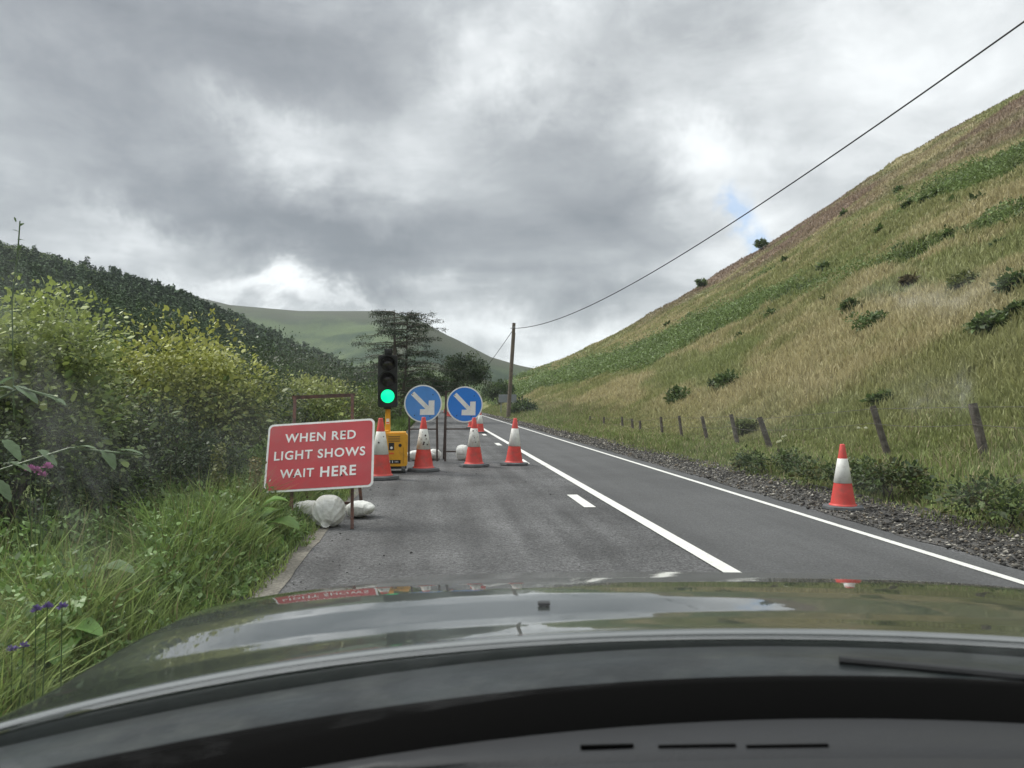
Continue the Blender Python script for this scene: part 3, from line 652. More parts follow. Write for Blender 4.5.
# gorse bushes scattered over the hill, each placed where it stands on the slope
def hit(px, py):
    d = ray(px, py)
    tt = np.geomspace(6, 420, 6000); zz_ = H+d[2]*tt; g_ = zg(d[0]*tt, d[1]*tt); k = np.argmax(zz_ < g_+.02) if (zz_ < g_).any() else -1
    return np.array([d[0]*tt[k], d[1]*tt[k], g_[k]]), tt[k]
GO = [(.095, .140, .050), (.12, .165, .06), (.075, .115, .042)]
gorse = [(852, 311, 20, 'round dark gorse bush alone in the tan grass above the middle fence posts'),
         (870, 332, 34, 'wide low gorse patch just below the round dark bush on the slope'),
         (989, 332, 30, 'bright green bush low on the slope near the right edge'),
         (1018, 290, 26, 'dark bush at the right edge, higher than the bright green one'),
         (1016, 318, 24, 'dark bush at the right edge between its two neighbours'),
         (968, 288, 26, 'dull flat bush left of the right edge bushes on the slope'),
         (726, 389, 28, 'dark spreading bush above the leaning fence posts'),
         (681, 402, 28, 'dark rounded bush left of the spreading one above the fence'),
         (748, 432, 24, 'olive bush low behind the fence just left of the most tilted post'),
         (884, 404, 22, 'thin green bush on the slope just above the post behind the single cone'),
         (910, 284, 14, 'small pale brown bush midway up the slope'),
         (761, 250, 11, 'little tree on the skyline beside the patch of blue sky'),
         (702, 288, 9, 'tiny tree on the skyline left of the patch of blue sky')]
for k, (px, py, wpx, lb) in enumerate(gorse):
    p, d = hit(px, py); rr = wpx/2*d/F
    tr = 'tree' in lb
    pal = MD if 'bright' in lb else ([(.12, .10, .05)] if 'brown' in lb else ([(.15, .17, .06), (.12, .15, .05)] if 'olive' in lb or 'dull' in lb else GO))
    shrub('gorse_bush' if not tr else 'hill_tree', lb, 'bush' if not tr else 'tree', tuple(p-np.array([0, 0, .05+.35*rr*(not tr)])), (rr, rr), rr*(1.45 if not tr else 1.9), 1500, .08+d*.0022, pal, 60+k, clumps=26, stems=4, fuzz=.2, fol='foliage' if not tr else 'crown')
for k, (px, py, wpx) in enumerate([(909, 207, 9), (899, 192, 6), (938, 194, 9), (925, 202, 7), (954, 202, 7), (980, 202, 10), (741, 339, 8), (772, 317, 12), (881, 232, 8), (786, 262, 6), (823, 270, 10), (830, 300, 8), (950, 235, 7), (1000, 246, 9), (900, 250, 7), (845, 215, 5), (720, 322, 6), (690, 318, 5), (668, 326, 5)]):
    p, d = hit(px, py); rr = wpx/2*d/F
    shrub('gorse_bush', 'tiny dark bush dotted on the upper slope of the right hand hill', 'bush', tuple(p-np.array([0, 0, .05+.3*rr])), (rr, rr), rr*1.4, 420, .1+d*.003, GO, 90+k, group='small bushes dotted over the hill', clumps=12, stems=2, fuzz=.22)

# ------------------------------------------------------------------ wooded hill on the left
def forest():
    n = 7600; th = rng.uniform(-.62, -.03, n); r = np.sqrt(rng.uniform(120**2, 412**2, n)); x = r*np.sin(th); y = r*np.cos(th)
    z = zg(x, y); k = (z > 2.5) & (x < -14); x, y, z, r = x[k], y[k], z[k], r[k]; n = len(x)
    kind = fbm(x*.02+4, y*.02, 3)+rng.normal(0, .09, n) > .46
    hh = np.where(kind, rng.uniform(5.5, 11.5, n), rng.uniform(4, 7.5, n)); K = 170
    t_ = rng.random((n, K))**.8; a = rng.uniform(0, 6.28, (n, K))
    rad_ = np.where(kind[:, None], (1-t_)*.19*hh[:, None]*rng.uniform(.75, 1.15, (n, K)), np.sqrt(np.clip(1-(2*t_-1)**2, 0, 1))*.36*hh[:, None])
    P = np.stack([x[:, None]+rad_*np.cos(a), y[:, None]+rad_*np.sin(a), z[:, None]+hh[:, None]*(.12+.88*t_)], -1).reshape(-1, 3)
    dirn = np.stack([np.cos(a), np.sin(a), 0*a+.1], -1).reshape(-1, 3)
    c0 = np.where(kind[:, None], np.array([.080, .118, .062]), np.array([.135, .180, .078]))*rng.uniform(.65, 1.45, (n, 1))
    c = np.repeat(c0, K, 0)*rng.uniform(.75, 1.25, (n*K, 1))
    V, q, C = leaves(P, dirn, np.repeat(np.minimum(hh*.11, .0030*r), K)*rng.uniform(.6, 1.3, n*K), c, asp=.6)
    tag(npmesh('forest', V, [q], C, m_far), 'dense dark mixed conifer woodland covering the hill on the left', 'forest', kind='stuff')
forest()

# ------------------------------------------------------------------ trees
def larch(loc, h, label):
    t = thing('larch_tree', label, 'tree', loc); rnd = random.Random(4); bm = bmesh.new()
    tube(bm, (0, 0, -.1), (.05, 0, h*.55), .17, .11, 10, False); tube(bm, (.05, 0, h*.55), (0, 0, h*.97), .11, .02, 8, False)
    tube(bm, (.3, .2, -.1), (.75, .1, h*.5), .11, .07, 8, False); tube(bm, (.75, .1, h*.5), (.8, 0, h*.93), .07, .02, 8, False)
    bobj('trunk', bm, m_bark, t)
    P = []; D = []; br = bmesh.new()
    for i in range(84):
        z = h*(.20+.78*(i/84)); side = rnd.choice((0, 1)); a = rnd.uniform(0, 6.28) if i % 5 else rnd.choice((0, math.pi))+rnd.uniform(-.4, .4)
        L_ = (h*.56)*(1-.62*((z/h-.3)/.7)**2 if z > .3*h else .85)*rnd.uniform(.65, 1.05)
        tl_ = rnd.uniform(.08, .34)
        c = Vector((.05 if side == 0 else .77, 0, min(z, h*.95))); prev = c; k = 7; ca, sa = math.cos(a), math.sin(a)
        for j in range(1, k+1):
            u = j/k; p = c+Vector((ca*L_*u, sa*L_*u, L_*(tl_*u-.34*u*u+.16*u**4)+rnd.uniform(-.05, .05)))
            tube(br, prev, p, .035*(1-u*.85)+.004, .035*(1-u)+.004, 5, False)
            for q_ in range(38 if u > .2 else 12):
                w_ = rnd.random(); pp = prev.lerp(p, w_); P.append(pp+Vector((rnd.gauss(0, .10), rnd.gauss(0, .10), rnd.gauss(-.07, .075)))); D.append((rnd.gauss(ca*.5, .6), rnd.gauss(sa*.5, .6), rnd.gauss(-.15, .3)))
            prev = p
    bobj('branch', br, m_bark, t)
    n = len(P); V, q, C = leaves(np.array(P), np.array(D), rng.uniform(.08, .17, n), np.array([.036, .055, .028])*rng.uniform(.6, 1.4, (n, 1)), asp=.35)
    npmesh('crown', V, [q], C, m_leaf, t)
lx = G(395, 431); larch((float(at(394, 400, 48)[0]), 48.0, 0), 7.2, 'larch with flat layered sparse branches behind the traffic light')
def tree(label, loc, h, rx_, nl, size, pal, seed, cb=.18, clumps=80, name='oak_tree'):
    t = shrub(name, label, 'tree', loc, (rx_, rx_), h, nl, size, pal, seed, clumps=clumps, stems=7, fuzz=.13, fol='crown', lift=h*cb, low=cb)
    bm = bmesh.new(); tube(bm, (0, 0, -.2), (.1, 0, h*.45), h*.035, h*.022, 9, False); bobj('trunk', bm, m_bark, t); return t
p = at(463, 400, 105); tree('rounded dark green tree closing the road behind the blue arrow signs', (p[0], 105, -.03), 8.0, 3.3, 15000, .28, [(.036, .060, .022), (.05, .075, .025)], 31, cb=.05)
p = at(423, 400, 88); tree('dark tree behind the left blue sign, lower than its rounded neighbour', (p[0], 88, -.03), 5.2, 3.2, 9000, .28, DK, 32, cb=.05)
p = at(376, 400, 60); tree('dark tree filling the gap between the larch and the hedge', (p[0], 60, -.03), 4.2, 2.4, 9000, .2, DK+MD[:1], 33, cb=.05)
p = at(500, 400, 120); tree('small dark tree beyond the telegraph pole where the road bends', (p[0], 120, -.03), 4.6, 3.0, 6000, .3, DK+MD[:1], 34, cb=.05)
shrub('hawthorn_bush', 'dark hedge bush right beside the foot of the telegraph pole', 'bush', (7.2, 63, 0), (.9, 2.5), 1.3, 3500, .2, DK+MD[:1], 35, clumps=50)

# ------------------------------------------------------------------ fence
fence = thing('wire_fence', 'old wire fence on leaning weathered posts along the grass bank', 'fence', (8.5, 0, 0))
posts = [((973.9, 409.6), (985, 456.8), .075), ((874, 411), (885.7, 448.5), .07), ((760.6, 420.7), (771.8, 453.9), .08), ((731.7, 417.8), (737.9, 445.6), .07), ((702.7, 419.5), (707.6, 441.4), .065), ((679.5, 418.7), (682, 438), .06), ((661, 419.5), (663.3, 444.7), .06), ((640, 423), (640.5, 437), .06), ((632, 421), (634, 440), .06), ((622, 419), (623, 438), .06), ((604, 419), (604, 433), .06), ((590, 418), (590, 430), .06)]
tops = []
for (tp, bt, w_) in posts:
    _d = ray(*tp); Y = 8.5*_d[1]/_d[0]
    a = Vector(at(*bt, Y+.0)); b = Vector(at(*tp, Y+.12)); gz = float(zg(a.x, a.y)); d = (b-a)
    if a.z > gz-.1: a = a-d*((a.z-gz+.25)/d.z)
    b = b+(b-a).normalized()*.10; o = Vector((8.5, 0, 0)); bm = bmesh.new(); tube(bm, a-o, b-o, w_*.98, w_*.86, 9)
    for v in bm.verts: v.co += Vector((random.Random(int(v.co.y*999)).uniform(-.006, .006), 0, 0))
    bobj('post', bm, m_post, fence); tops.append(b-d.normalized()*.06)
tops = [Vector((tops[0].x+.4, 7.5, tops[0].z+.05))]+tops
for dz in (0, -.28):
    bm = bmesh.new()
    for a, b in zip(tops, tops[1:]):
        pr = a
        for k in range(1, 7):
            u = k/6; p = a.lerp(b, u)-Vector((0, 0, .05*4*u*(1-u)*(1 if dz else 0)))
            tube(bm, pr-o+Vector((-.04, 0, dz)), p-o+Vector((-.04, 0, dz)), .0045, seg=5, caps=False); pr = p
    bobj('wire', bm, m_fwire, fence)

# white bindweed flowers by the posts
for k, (px, py, lb) in enumerate(((783, 443, 'white bindweed flowers right of the most tilted fence post'), (778, 452, 'white bindweed flower low beside the most tilted fence post'), (862, 441, 'two white bindweed flowers left of the post behind the cone'))):
    p, d = hit(px, py+5); flowerplant('bindweed', lb, tuple(p), .3+.05*k, [(0, 0, 0), (.06, 0, .02)] if k != 2 else [(-.08, 0, 0), (.09, 0, .0)], (.75, .75, .6), .045, 20+k)

# ------------------------------------------------------------------ telegraph pole and cable
PX, PY = 5.74, 60.2
pole = thing('telegraph_pole', 'leaning wooden telegraph pole on the right verge in the distance', 'utility pole', (PX, PY, 0))
bm = bmesh.new(); tp = Vector(at(514, 323, PY))-Vector((PX, PY, 0)); tube(bm, (0, 0, -.3), tp, .17, .13, 12)
bobj('shaft', bm, m_wood, pole)
bm = bmesh.new(); tube(bm, tp+Vector((0, -.16, -.45)), tp+Vector((0, -.16, -.25)), .05, .05, 8); bobj('insulator', bm, m_grey, pole)
bm = bmesh.new(); tube(bm, (.14, -.05, -.1), tp+Vector((.1, 0, -.8)), .02, .02, 6); bobj('conduit', bm, m_grey, pole)
P0 = np.array([5.94, 60.2]); P1 = np.array([9.3, -5.0])
bm = bmesh.new(); pr = None
for k in range(61):
    s = k/60; xy = P0+(P1-P0)*s; z = 7.098-6.377*s+7.925*s*s
    c = Vector((xy[0], xy[1], z))
    if pr is not None: tube(bm, pr, c, .013+.011*(1-s), seg=6, caps=False)
    pr = c
tag(bobj('overhead_cable', bm, m_wire), 'black overhead cable rising from the telegraph pole to the upper right', 'cable')
bm = bmesh.new(); a = Vector(at(513, 330, 60.2)); b = Vector(at(470, 385, 125)); pr = a
for k in range(1, 13):
    u = k/12; c = a.lerp(b, u)-Vector((0, 0, 1.2*4*u*(1-u)*.3)); tube(bm, pr, c, .025, seg=5, caps=False); pr = c
tag(bobj('overhead_cable', bm, m_wire), 'thin cable dropping from the telegraph pole to the left behind the trees', 'cable')
# road sign seen from behind
sg = thing('road_sign', 'grey back of a rectangular road sign left of the telegraph pole', 'road sign', (0, 0, 0)); a = at(498.6, 394.5, 70); b = at(516.5, 402.5, 70)
sg.location = ((a[0]+b[0])/2, 70, 0); w_ = b[0]-a[0]; bm = bmesh.new(); box(bm, (0, 0, (a[2]+b[2])/2), (w_, .04, a[2]-b[2])); bobj('sign_panel', bm, m_grey, sg, bevel=.01)
for s in (-1, 1): bm = bmesh.new(); tube(bm, (s*w_*.36, .06, -.1), (s*w_*.36, .06, a[2]), .035, seg=8); bobj('post', bm, m_grey, sg)

# ------------------------------------------------------------------ traffic cones
def make_cone(h, sleeve, marks=0, seed=0, plate=True):
    t = thing('traffic_cone', 'cone', 'traffic cone')
    pl = .055*h; r0 = .185*h; r1 = .035*h
    rad = lambda z: r0+(r1-r0)*((z-pl)/(h-pl))
    bm = bmesh.new(); s = .30*h; pts = []
    for k in range(8): a = R(22.5+45*k); pts.append((s*1.08*math.cos(a), s*1.08*math.sin(a)))
    lo = [bm.verts.new((x, y, .004)) for x, y in pts]; hi = [bm.verts.new((x*.97, y*.97, pl*.8)) for x, y in pts]; top = [bm.verts.new((x*.68, y*.68, pl)) for x, y in pts]
    bm.faces.new(lo[::-1]); bm.faces.new(top)
    for A, B in ((lo, hi), (hi, top)):
        for k in range(8): bm.faces.new((A[k], A[(k+1) % 8], B[(k+1) % 8], B[k]))
    bobj('base_plate', bm, m_rubber, t, bevel=.004)
    bm = bmesh.new()
    prof = [(r0*1.10, pl), (r0*1.09, pl+.012*h), (rad(.075*h)*1.01, .075*h), (rad(.085*h), .085*h), (rad(.2*h), .2*h), (rad(.79*h), .79*h), (rad(.96*h), .96*h), (r1*1.1, .965*h), (r1*1.1, .99*h), (r1*.8, h), (r1*.6, h), (r1*.5, .96*h)]
    lathe(bm, prof, 32); bobj('cone_body', bm, m_conered, t)
    bm = bmesh.new(); e = .004
    lathe(bm, [(rad(.40*h)+.0005, .40*h), (rad(.402*h)+e, .402*h), (rad(.775*h)+e, .775*h), (rad(.777*h)+.0005, .777*h)], 32)
    bobj('reflective_sleeve', bm, sleeve, t)
    if marks:
        rnd = random.Random(seed)
        for k in range(marks):
            bm = bmesh.new()
            z = rnd.uniform(.45, .74)*h; a = -math.pi/2+rnd.uniform(-.9, .9); r_ = rad(z)+e+.003; c = Vector((math.cos(a)*r_, math.sin(a)*r_, z)); tx = Vector((-math.sin(a), math.cos(a), 0)); s_ = rnd.uniform(.006, .02)
            bm.faces.new([bm.verts.new(c+tx*s_*math.cos(q)+Vector((0, 0, s_*rnd.uniform(.5, 1.3)*math.sin(q)))) for q in [R(45*j) for j in range(8)]])
            bobj('scuff', bm, m_brownsteel, t)
    return t
cones = [(380.5, 479, 418.5, m_cleanwhite, 2, 'cone half hidden behind the right end of the red sign'),
         (423.5, 471, 417.5, m_conewhite, 9, 'scuffed cone with black marks in front of the left blue arrow sign'),
         (474, 466.5, 418, m_conewhite, 6, 'cone in front of the right blue arrow sign with a dark mark near the top'),
         (514, 465, 418.5, m_cleanwhite, 0, 'clean cone standing alone just right of the blue arrow signs'),
         (843, 509.5, 445, m_cleanwhite, 0, 'single cone on the gravel strip on the right side of the road'),
         (480, 433, 410, m_cleanwhite, 0, 'small cone in the distance showing past the right blue sign'),
         (471.5, 428, 409, m_cleanwhite, 0, 'distant red cone hidden mostly behind the right blue sign'),
         (449, 417, 404, m_cleanwhite, 0, 'nearest of the tiny far cones seen between the two blue signs'),
         (445.5, 413, 403, m_cleanwhite, 0, 'farthest tiny cone seen between the two blue signs')]
for k, (px, pb, ptp, sl, mk, lb) in enumerate(cones):
    p = G(px, pb); hh = at(px, ptp, p[1])[2]
    t = make_cone(hh, sl, mk, k); t.location = (p[0], p[1], .012 if k == 4 else .009); t.rotation_euler = (0, R(1.5) if k == 3 else 0, R([10, 0, 20, -12, 15, 0, 0, 0, 0][k]))
    t['label'] = lb; t['group'] = 'red and white cones closing the left lane' if k != 4 else 'red and white cone on the gravel'

# ------------------------------------------------------------------ sacks
def sack(name, label, loc, dims, rz, seed, tie=None, fold=0):
    bm = bmesh.new(); bmesh.ops.create_icosphere(bm, subdivisions=5, radius=1.0); lx, ly, lz = dims
    for v in bm.verts:
        c = v.co; s = lambda a: math.copysign(abs(a)**.72, a)
        x, y, z = s(c.x), s(c.y), s(c.z)
        n = mnoise.fractal(Vector((c.x*1.1+seed, c.y*1.1, c.z*1.1)), 1.0, 2.0, 4)
        pleat = lambda a, p: -abs(math.sin(a))**p
        if tie:   # cloth gathered in pleats towards a neck at the lower front
            ph_ = math.atan2(x, z+.95); q = math.hypot(x, z+.95)
            k = 1+.02*n+(.055*pleat(ph_*9+seed+.8*n, .6)+.02*pleat(ph_*23+n, .8))*min(1, q*1.2)*(y < .3)
            k *= 1-.10*math.exp(-q*q*5)*(y < 0)
        else:
            k = 1+.03*n+.060*pleat(x*5.5+seed+.9*n+z*.5, .5)+.022*pleat(x*15+2*n+z*2, .7)
            k *= 1+.10*max(0, abs(x)-.75)*4*(1 if z > -.2 else 0)
        z2 = z*(1-.28*abs(x)**3)
        if fold: z2 *= 1-.25*(x*fold+1)/2
        v.co = Vector((x*lx/2*k, y*ly/2*k, (max(z2*k, -.86)+.86)/1.86*lz))
    t = thing(name, label, 'sandbag', loc, rz)
    bobj('sack_body', bm, m_sack, t, smooth=True)
    if tie:
        b = bmesh.new(); 
        for k in range(14):
            a = R(k*26); r_ = .05; c = Vector((0, -ly*.46, lz*.18))
            b.faces.new([b.verts.new(c), b.verts.new(c+Vector((math.cos(a)*r_, -.04, math.sin(a)*r_*.9))), b.verts.new(c+Vector((math.cos(a+.4)*r_*1.1, -.05, math.sin(a+.4)*r_*.9)))])
        bobj('sack_neck', b, m_sack, t)
    return t
# ------------------------------------------------------------------ red sign on its frame
sgn = thing('road_sign', 'red sign reading WHEN RED LIGHT SHOWS WAIT HERE on a rusty frame', 'road sign', (-1.19, 8.25, 0))
O = Vector((-1.19, 8.25, 0))
q = (-1.171, 8.0, .795, -.168, -.372, -.069); SC = 1.05
ctr = Vector((0, 0, H))+(Vector(q[:3])-Vector((0, 0, H)))*SC; SW, SH = 1.118*SC, .731*SC
# rotation as fitted: yaw, lean back, roll
Rm = Matrix.Rotation(q[3], 3, 'Z') @ Matrix.Rotation(q[4], 3, 'X') @ Matrix(((math.cos(q[5]), 0, math.sin(q[5])), (0, 1, 0), (-math.sin(q[5]), 0, math.cos(q[5]))))
panel_m = Matrix.Translation(ctr-O) @ Rm.to_4x4()
def onpanel(bm): bmesh.ops.transform(bm, matrix=panel_m, verts=bm.verts)
bm = bmesh.new(); prism(bm, rrect(SW, SH, .055), 0, .012); onpanel(bm); border = bobj('sign_panel', bm, m_white, sgn)
bm = bmesh.new(); prism(bm, rrect(SW-.045, SH-.045, .042), -.003, .002); onpanel(bm); bobj('red_face', bm, m_red, border)
bm = bmesh.new()
for bx_, bz_ in ((-.27, .26), (.25, .24), (-.27, -.22), (.25, -.24)):
    tube(bm, (bx_, -.008, bz_), (bx_, .0, bz_), .010, .010, 8)
onpanel(bm); bobj('bolts', bm, m_bolt, border)
def text(s, size, x, z, parent, m, M_, bold=.012, thick=.001, y=-.0045, name='lettering', spacing=1.13, al='CENTER'):
    cu = bpy.data.curves.new('t', 'FONT'); cu.body = s; cu.size = size; cu.align_x = al; cu.offset = bold*size; cu.extrude = thick; cu.space_character = spacing
    cu.resolution_u = 4
    o = bpy.data.objects.new('t', cu); me = bpy.data.meshes.new_from_object(o); me.name = name
    bpy.data.objects.remove(o); bpy.data.curves.remove(cu)
    me.transform(M_ @ Matrix.Translation((x, y, z)) @ Matrix.Rotation(math.pi/2, 4, 'X'))
    return newobj(name, me, m, parent)
# text lines slightly less rolled than the panel edge
text('WHEN RED', .138, .00, .165, border, m_white, panel_m, bold=.018)
text('LIGHT SHOWS', .138, -.005, -.030, border, m_white, panel_m, bold=.018)
text('WAIT', .132, -.235, -.232, border, m_white, panel_m, bold=.018)
text('HERE', .156, .205, -.242, border, m_white, panel_m, bold=.022)
# frame
def L2(px, py, Y): return Vector(at(px, py, Y))-O
bm = bmesh.new()
A = L2(351.5, 529.5, 8.15); A.z = .0; T = L2(352.3, 395, 8.9); B_ = L2(289.5, 531, 8.15); B_.z = 0; TL = L2(295, 397.5, 8.9)
off = Rm @ Vector((0, .03, 0))
bar(bm, A+Vector((0, .06, 0)), T, .035, .035); bar(bm, B_+Vector((0, .06, 0)), TL, .035, .035); bar(bm, TL+(TL-T).normalized()*.03, T+(T-TL).normalized()*.03, .035, .04)
bobj('front_frame', bm, m_rust, sgn)
bm = bmesh.new(); A2 = L2(362.5, 512.6, 9.4); A2.z = 0; B2 = Vector((B_.x-.0, A2.y, 0)); bar(bm, A2, T.lerp(A, .22)+Vector((.0, .07, 0)), .032, .032); bar(bm, B2, TL.lerp(B_, .22)+Vector((0, .07, 0)), .032, .032); bar(bm, A2+Vector((0, 0, .12)), B2+Vector((0, 0, .12)), .03, .03)
bobj('rear_frame', bm, m_rust, sgn)
sack('sandbag', 'round white sandbag with gathered neck under the middle of the red sign', (-1.14, 8.42, .005), (.36, .34, .33), 0, 1, tie=1)
sack('sandbag', 'flat creased white sandbag under the left part of the red sign', (-1.42, 8.62, .005), (.46, .3, .27), .1, 5, fold=-1)
sack('sandbag', 'white sandbag poking out right of the rusty leg under the red sign', (-.86, 9.05, .005), (.32, .34, .2), -.3, 9, fold=1)

# ------------------------------------------------------------------ blue arrow signs
def arrow_sign(label, px, py, Y, r_, mblue, legs, tilt, bagx):
    p = at(px, py, Y); t = thing('road_sign', label, 'road sign', (p[0], Y, 0), 0, None); z = p[2]
    bm = bmesh.new(); prism(bm, [(x, z+y_) for x, y_ in circ(r_)], 0, .012); pn = bobj('sign_panel', bm, m_white, t)
    bm = bmesh.new(); prism(bm, [(x, z+y_) for x, y_ in circ(r_*.93)], -.004, .002); bobj('blue_face', bm, mblue, pn)
    c, s = math.cos(R(-45+tilt)), math.sin(R(-45+tilt)); bm = bmesh.new()
    pv_ = [bm.verts.new(((a*c-b*s)*r_*.98, -.0062, z+(a*s+b*c)*r_*.98)) for a, b in ((-.80, .12), (.30, .12), (.10, .33), (.31, .56), (.86, 0), (.31, -.56), (.10, -.33), (.30, -.12), (-.80, -.12))]
    for f_ in ((0, 8, 7, 1), (1, 3, 2), (1, 4, 3), (1, 7, 4), (7, 5, 4), (7, 6, 5)): bm.faces.new([pv_[k] for k in f_])
    bobj('arrow', bm, m_white, pn)
    bm = bmesh.new()
    for a, b in ((-.55, .50), (.52, .47), (-.45, -.62), (.36, -.68)): tube(bm, (a*r_, -.008, z+b*r_), (a*r_, -.002, z+b*r_), .012, .012, 8)
    bobj('bolts', bm, m_bolt, pn)
    (xa, xb) = legs; bm = bmesh.new()
    for x in legs: bar(bm, (x*1.04, .0, 0), (x, .035, z+r_*.75), .035, .03)
    bar(bm, (xa, .019, .72), (xb, .019, .72), .028, .03); bar(bm, (xa, .035, z+r_*.72), (xb, .035, z+r_*.72), .03, .03); bobj('front_frame', bm, m_brownsteel, t)
    bm = bmesh.new()
    for x in legs: bar(bm, (x*1.12, .62, 0), (x, .07, z+r_*.55), .032, .03)
    bar(bm, (xa*1.1, .55, .18), (xb*1.1, .55, .18), .028, .03); bobj('rear_frame', bm, m_brownsteel, t)
    return t
arrow_sign('left one of two round blue signs with a white arrow, paler blue', 423.1, 403.6, 17.2, .42, m_lightblue, (-.30, .30), 0, 0)
arrow_sign('right one of two round blue signs with a white arrow, deeper blue', 464.8, 404.4, 17.2, .405, m_blue, (-.42, .18), -1, 0)
def gsack(px, py, Y, dims, rz, seed, label, **k):
    p = at(px, py, Y); return sack('sandbag', label, (p[0], Y, .004), dims, rz, seed, **k)
gsack(420, 460, 17.45, (.66, .28, .24), .1, 21, 'white sandbag across the feet of the left blue sign')
gsack(434, 460, 17.65, (.34, .28, .25), .3, 22, 'white sandbag at the right foot of the left blue sign')
gsack(462.5, 460, 17.5, (.30, .3, .35), 1.2, 23, 'upright white sandbag at the foot of the right blue sign')

# ------------------------------------------------------------------ temporary traffic light
TY = 14.75
pp = at(387.7, 400, TY); tl = thing('traffic_light', 'portable traffic light showing green above a yellow battery trolley', 'traffic light', (pp[0], TY, 0), R(2))
bm = bmesh.new(); tube(bm, (0, .12, .6), (0, .12, 1.2), .052, .05, 16); ps = bobj('mast', bm, m_yellow, tl, smooth=False)
bm = bmesh.new(); box(bm, (0, .063, .96), (.06, .004, .1)); bobj('sticker', bm, m_white, ps)
bm = bmesh.new(); box(bm, (0, .063, .935), (.05, .0075, .025)); bobj('sticker_stripe', bm, m_orange, ps)
hd = bmesh.new()
pts = rrect(.37, 1.0, .05); prism(hd, [(x, z+1.725) for x, z in pts], -.02, .17); box(hd, (0, .08, 1.215), (.14, .12, .05)); head = bobj('signal_head', hd, m_black, tl, bevel=.008)
bm = bmesh.new(); box(bm, (0.01, .04, 2.285), (.15, .13, .12)); box(bm, (0.01, -.03, 2.29), (.09, .02, .07)); bobj('detector', bm, m_black, head, bevel=.01)
for z, mm, nm in ((2.05, m_lens_dark, 'red'), (1.745, m_lens_dark, 'amber'), (1.44, m_green_lit, 'green')):
    bm = bmesh.new(); rr_ = .128; v0 = bm.verts.new((0, -.055, z)); prev = [v0]
    ringprev = None
    for k in range(1, 5):
        rad_ = rr_*k/4; yy = -.055+.03*(k/4)**2; ring = [bm.verts.new((rad_*math.cos(2*math.pi*i/32), yy, z+rad_*math.sin(2*math.pi*i/32))) for i in range(32)]
        for i in range(32):
            if ringprev is None: bm.faces.new((v0, ring[i], ring[(i+1) % 32]))
            else: bm.faces.new((ringprev[i], ring[i], ring[(i+1) % 32], ringprev[(i+1) % 32]))
        ringprev = ring
    bobj('lens', bm, mm, head, smooth=True)
    bm = bmesh.new(); A_ = []; B_ = []; n_ = 24
    dep = .22 if nm != 'green' else .06
    for i in range(n_+1):
        a = R(-25+230*i/n_); k_ = max(.15, math.sin(R(180*i/n_))**.6); A_.append(((rr_+.022)*math.cos(a), (rr_+.022)*math.sin(a), k_)); 
    for thk in (0, .008):
        f0 = [bm.verts.new((x*(1+thk*6), -.022, z+y_*(1+thk*6))) for x, y_, k_ in A_]; f1 = [bm.verts.new((x*(1+thk*6), -.022-dep*k_, z+y_*(1+thk*6))) for x, y_, k_ in A_]
        for i in range(n_): bm.faces.new((f0[i], f0[i+1], f1[i+1], f1[i]))
        if thk == 0: g1 = f1
        else:
            for i in range(n_): bm.faces.new((g1[i], g1[i+1], f1[i+1], f1[i]))
    bobj('visor', bm, m_visor, head)
# trolley
ux = .10
bm = bmesh.new(); prism(bm, rrect(.56, .60, .05), -.3, .3)
for v in bm.verts: v.co = Vector((v.co.x*(1+.06*(v.co.z-.0)), v.co.y, v.co.z+.43))
for v in bm.verts: v.co.x += ux
body = bobj('trolley_body', bm, m_yellow, tl, bevel=.015)
bm = bmesh.new(); box(bm, (ux, 0, .745), (.50, .5, .03)); box(bm, (ux-.14, -.1, .775), (.12, .25, .04)); bobj('trolley_lid', bm, m_yellow, body, bevel=.008)
bm = bmesh.new()
for z in (.60, .64, .68): box(bm, (ux+.03, -.3015, z), (.22, .006, .012))
box(bm, (ux-.23, -.3015, .56), (.035, .008, .13)); box(bm, (ux-.02, -.3015, .50), (.10, .008, .14)); box(bm, (ux-.0, -.302, .215), (.30, .01, .065)); tube(bm, (ux+.14, -.310, .52), (ux+.14, -.299, .52), .03, .03, 14)
box(bm, (ux+.2, -.3015, .33), (.004, .006, .3))
bobj('control_panel', bm, m_black, body)
bm = bmesh.new(); tube(bm, (ux-.02, -.325, .475), (ux-.02, -.305, .475), .024, .024, 14); bobj('knob', bm, m_white, body)
bm = bmesh.new()
for x in (-.09, -.05, .0): box(bm, (ux+x, -.309, .215), (.012, .006, .045))
box(bm, (ux-.07, -.309, .215), (.03, .006, .01))
for x in (.05, .075, .1): box(bm, (ux+x, -.309, .215), (.008, .006, .03))
bobj('plate_marking', bm, m_white, body)
bm = bmesh.new(); box(bm, (ux-.02, -.302, .37), (.09, .006, .03)); bobj('label', bm, m_orange, body)
bm = bmesh.new(); box(bm, (ux, 0, .105), (.52, .56, .05)); bobj('chassis', bm, m_black, tl, bevel=.008)
for x in (-.2, .2):
    for y in (-.25, .2):
        bm = bmesh.new(); tube(bm, (ux+x-.035, y, .075), (ux+x+.035, y, .075), .075, .075, 20); bobj('wheel', bm, m_rubber, tl)

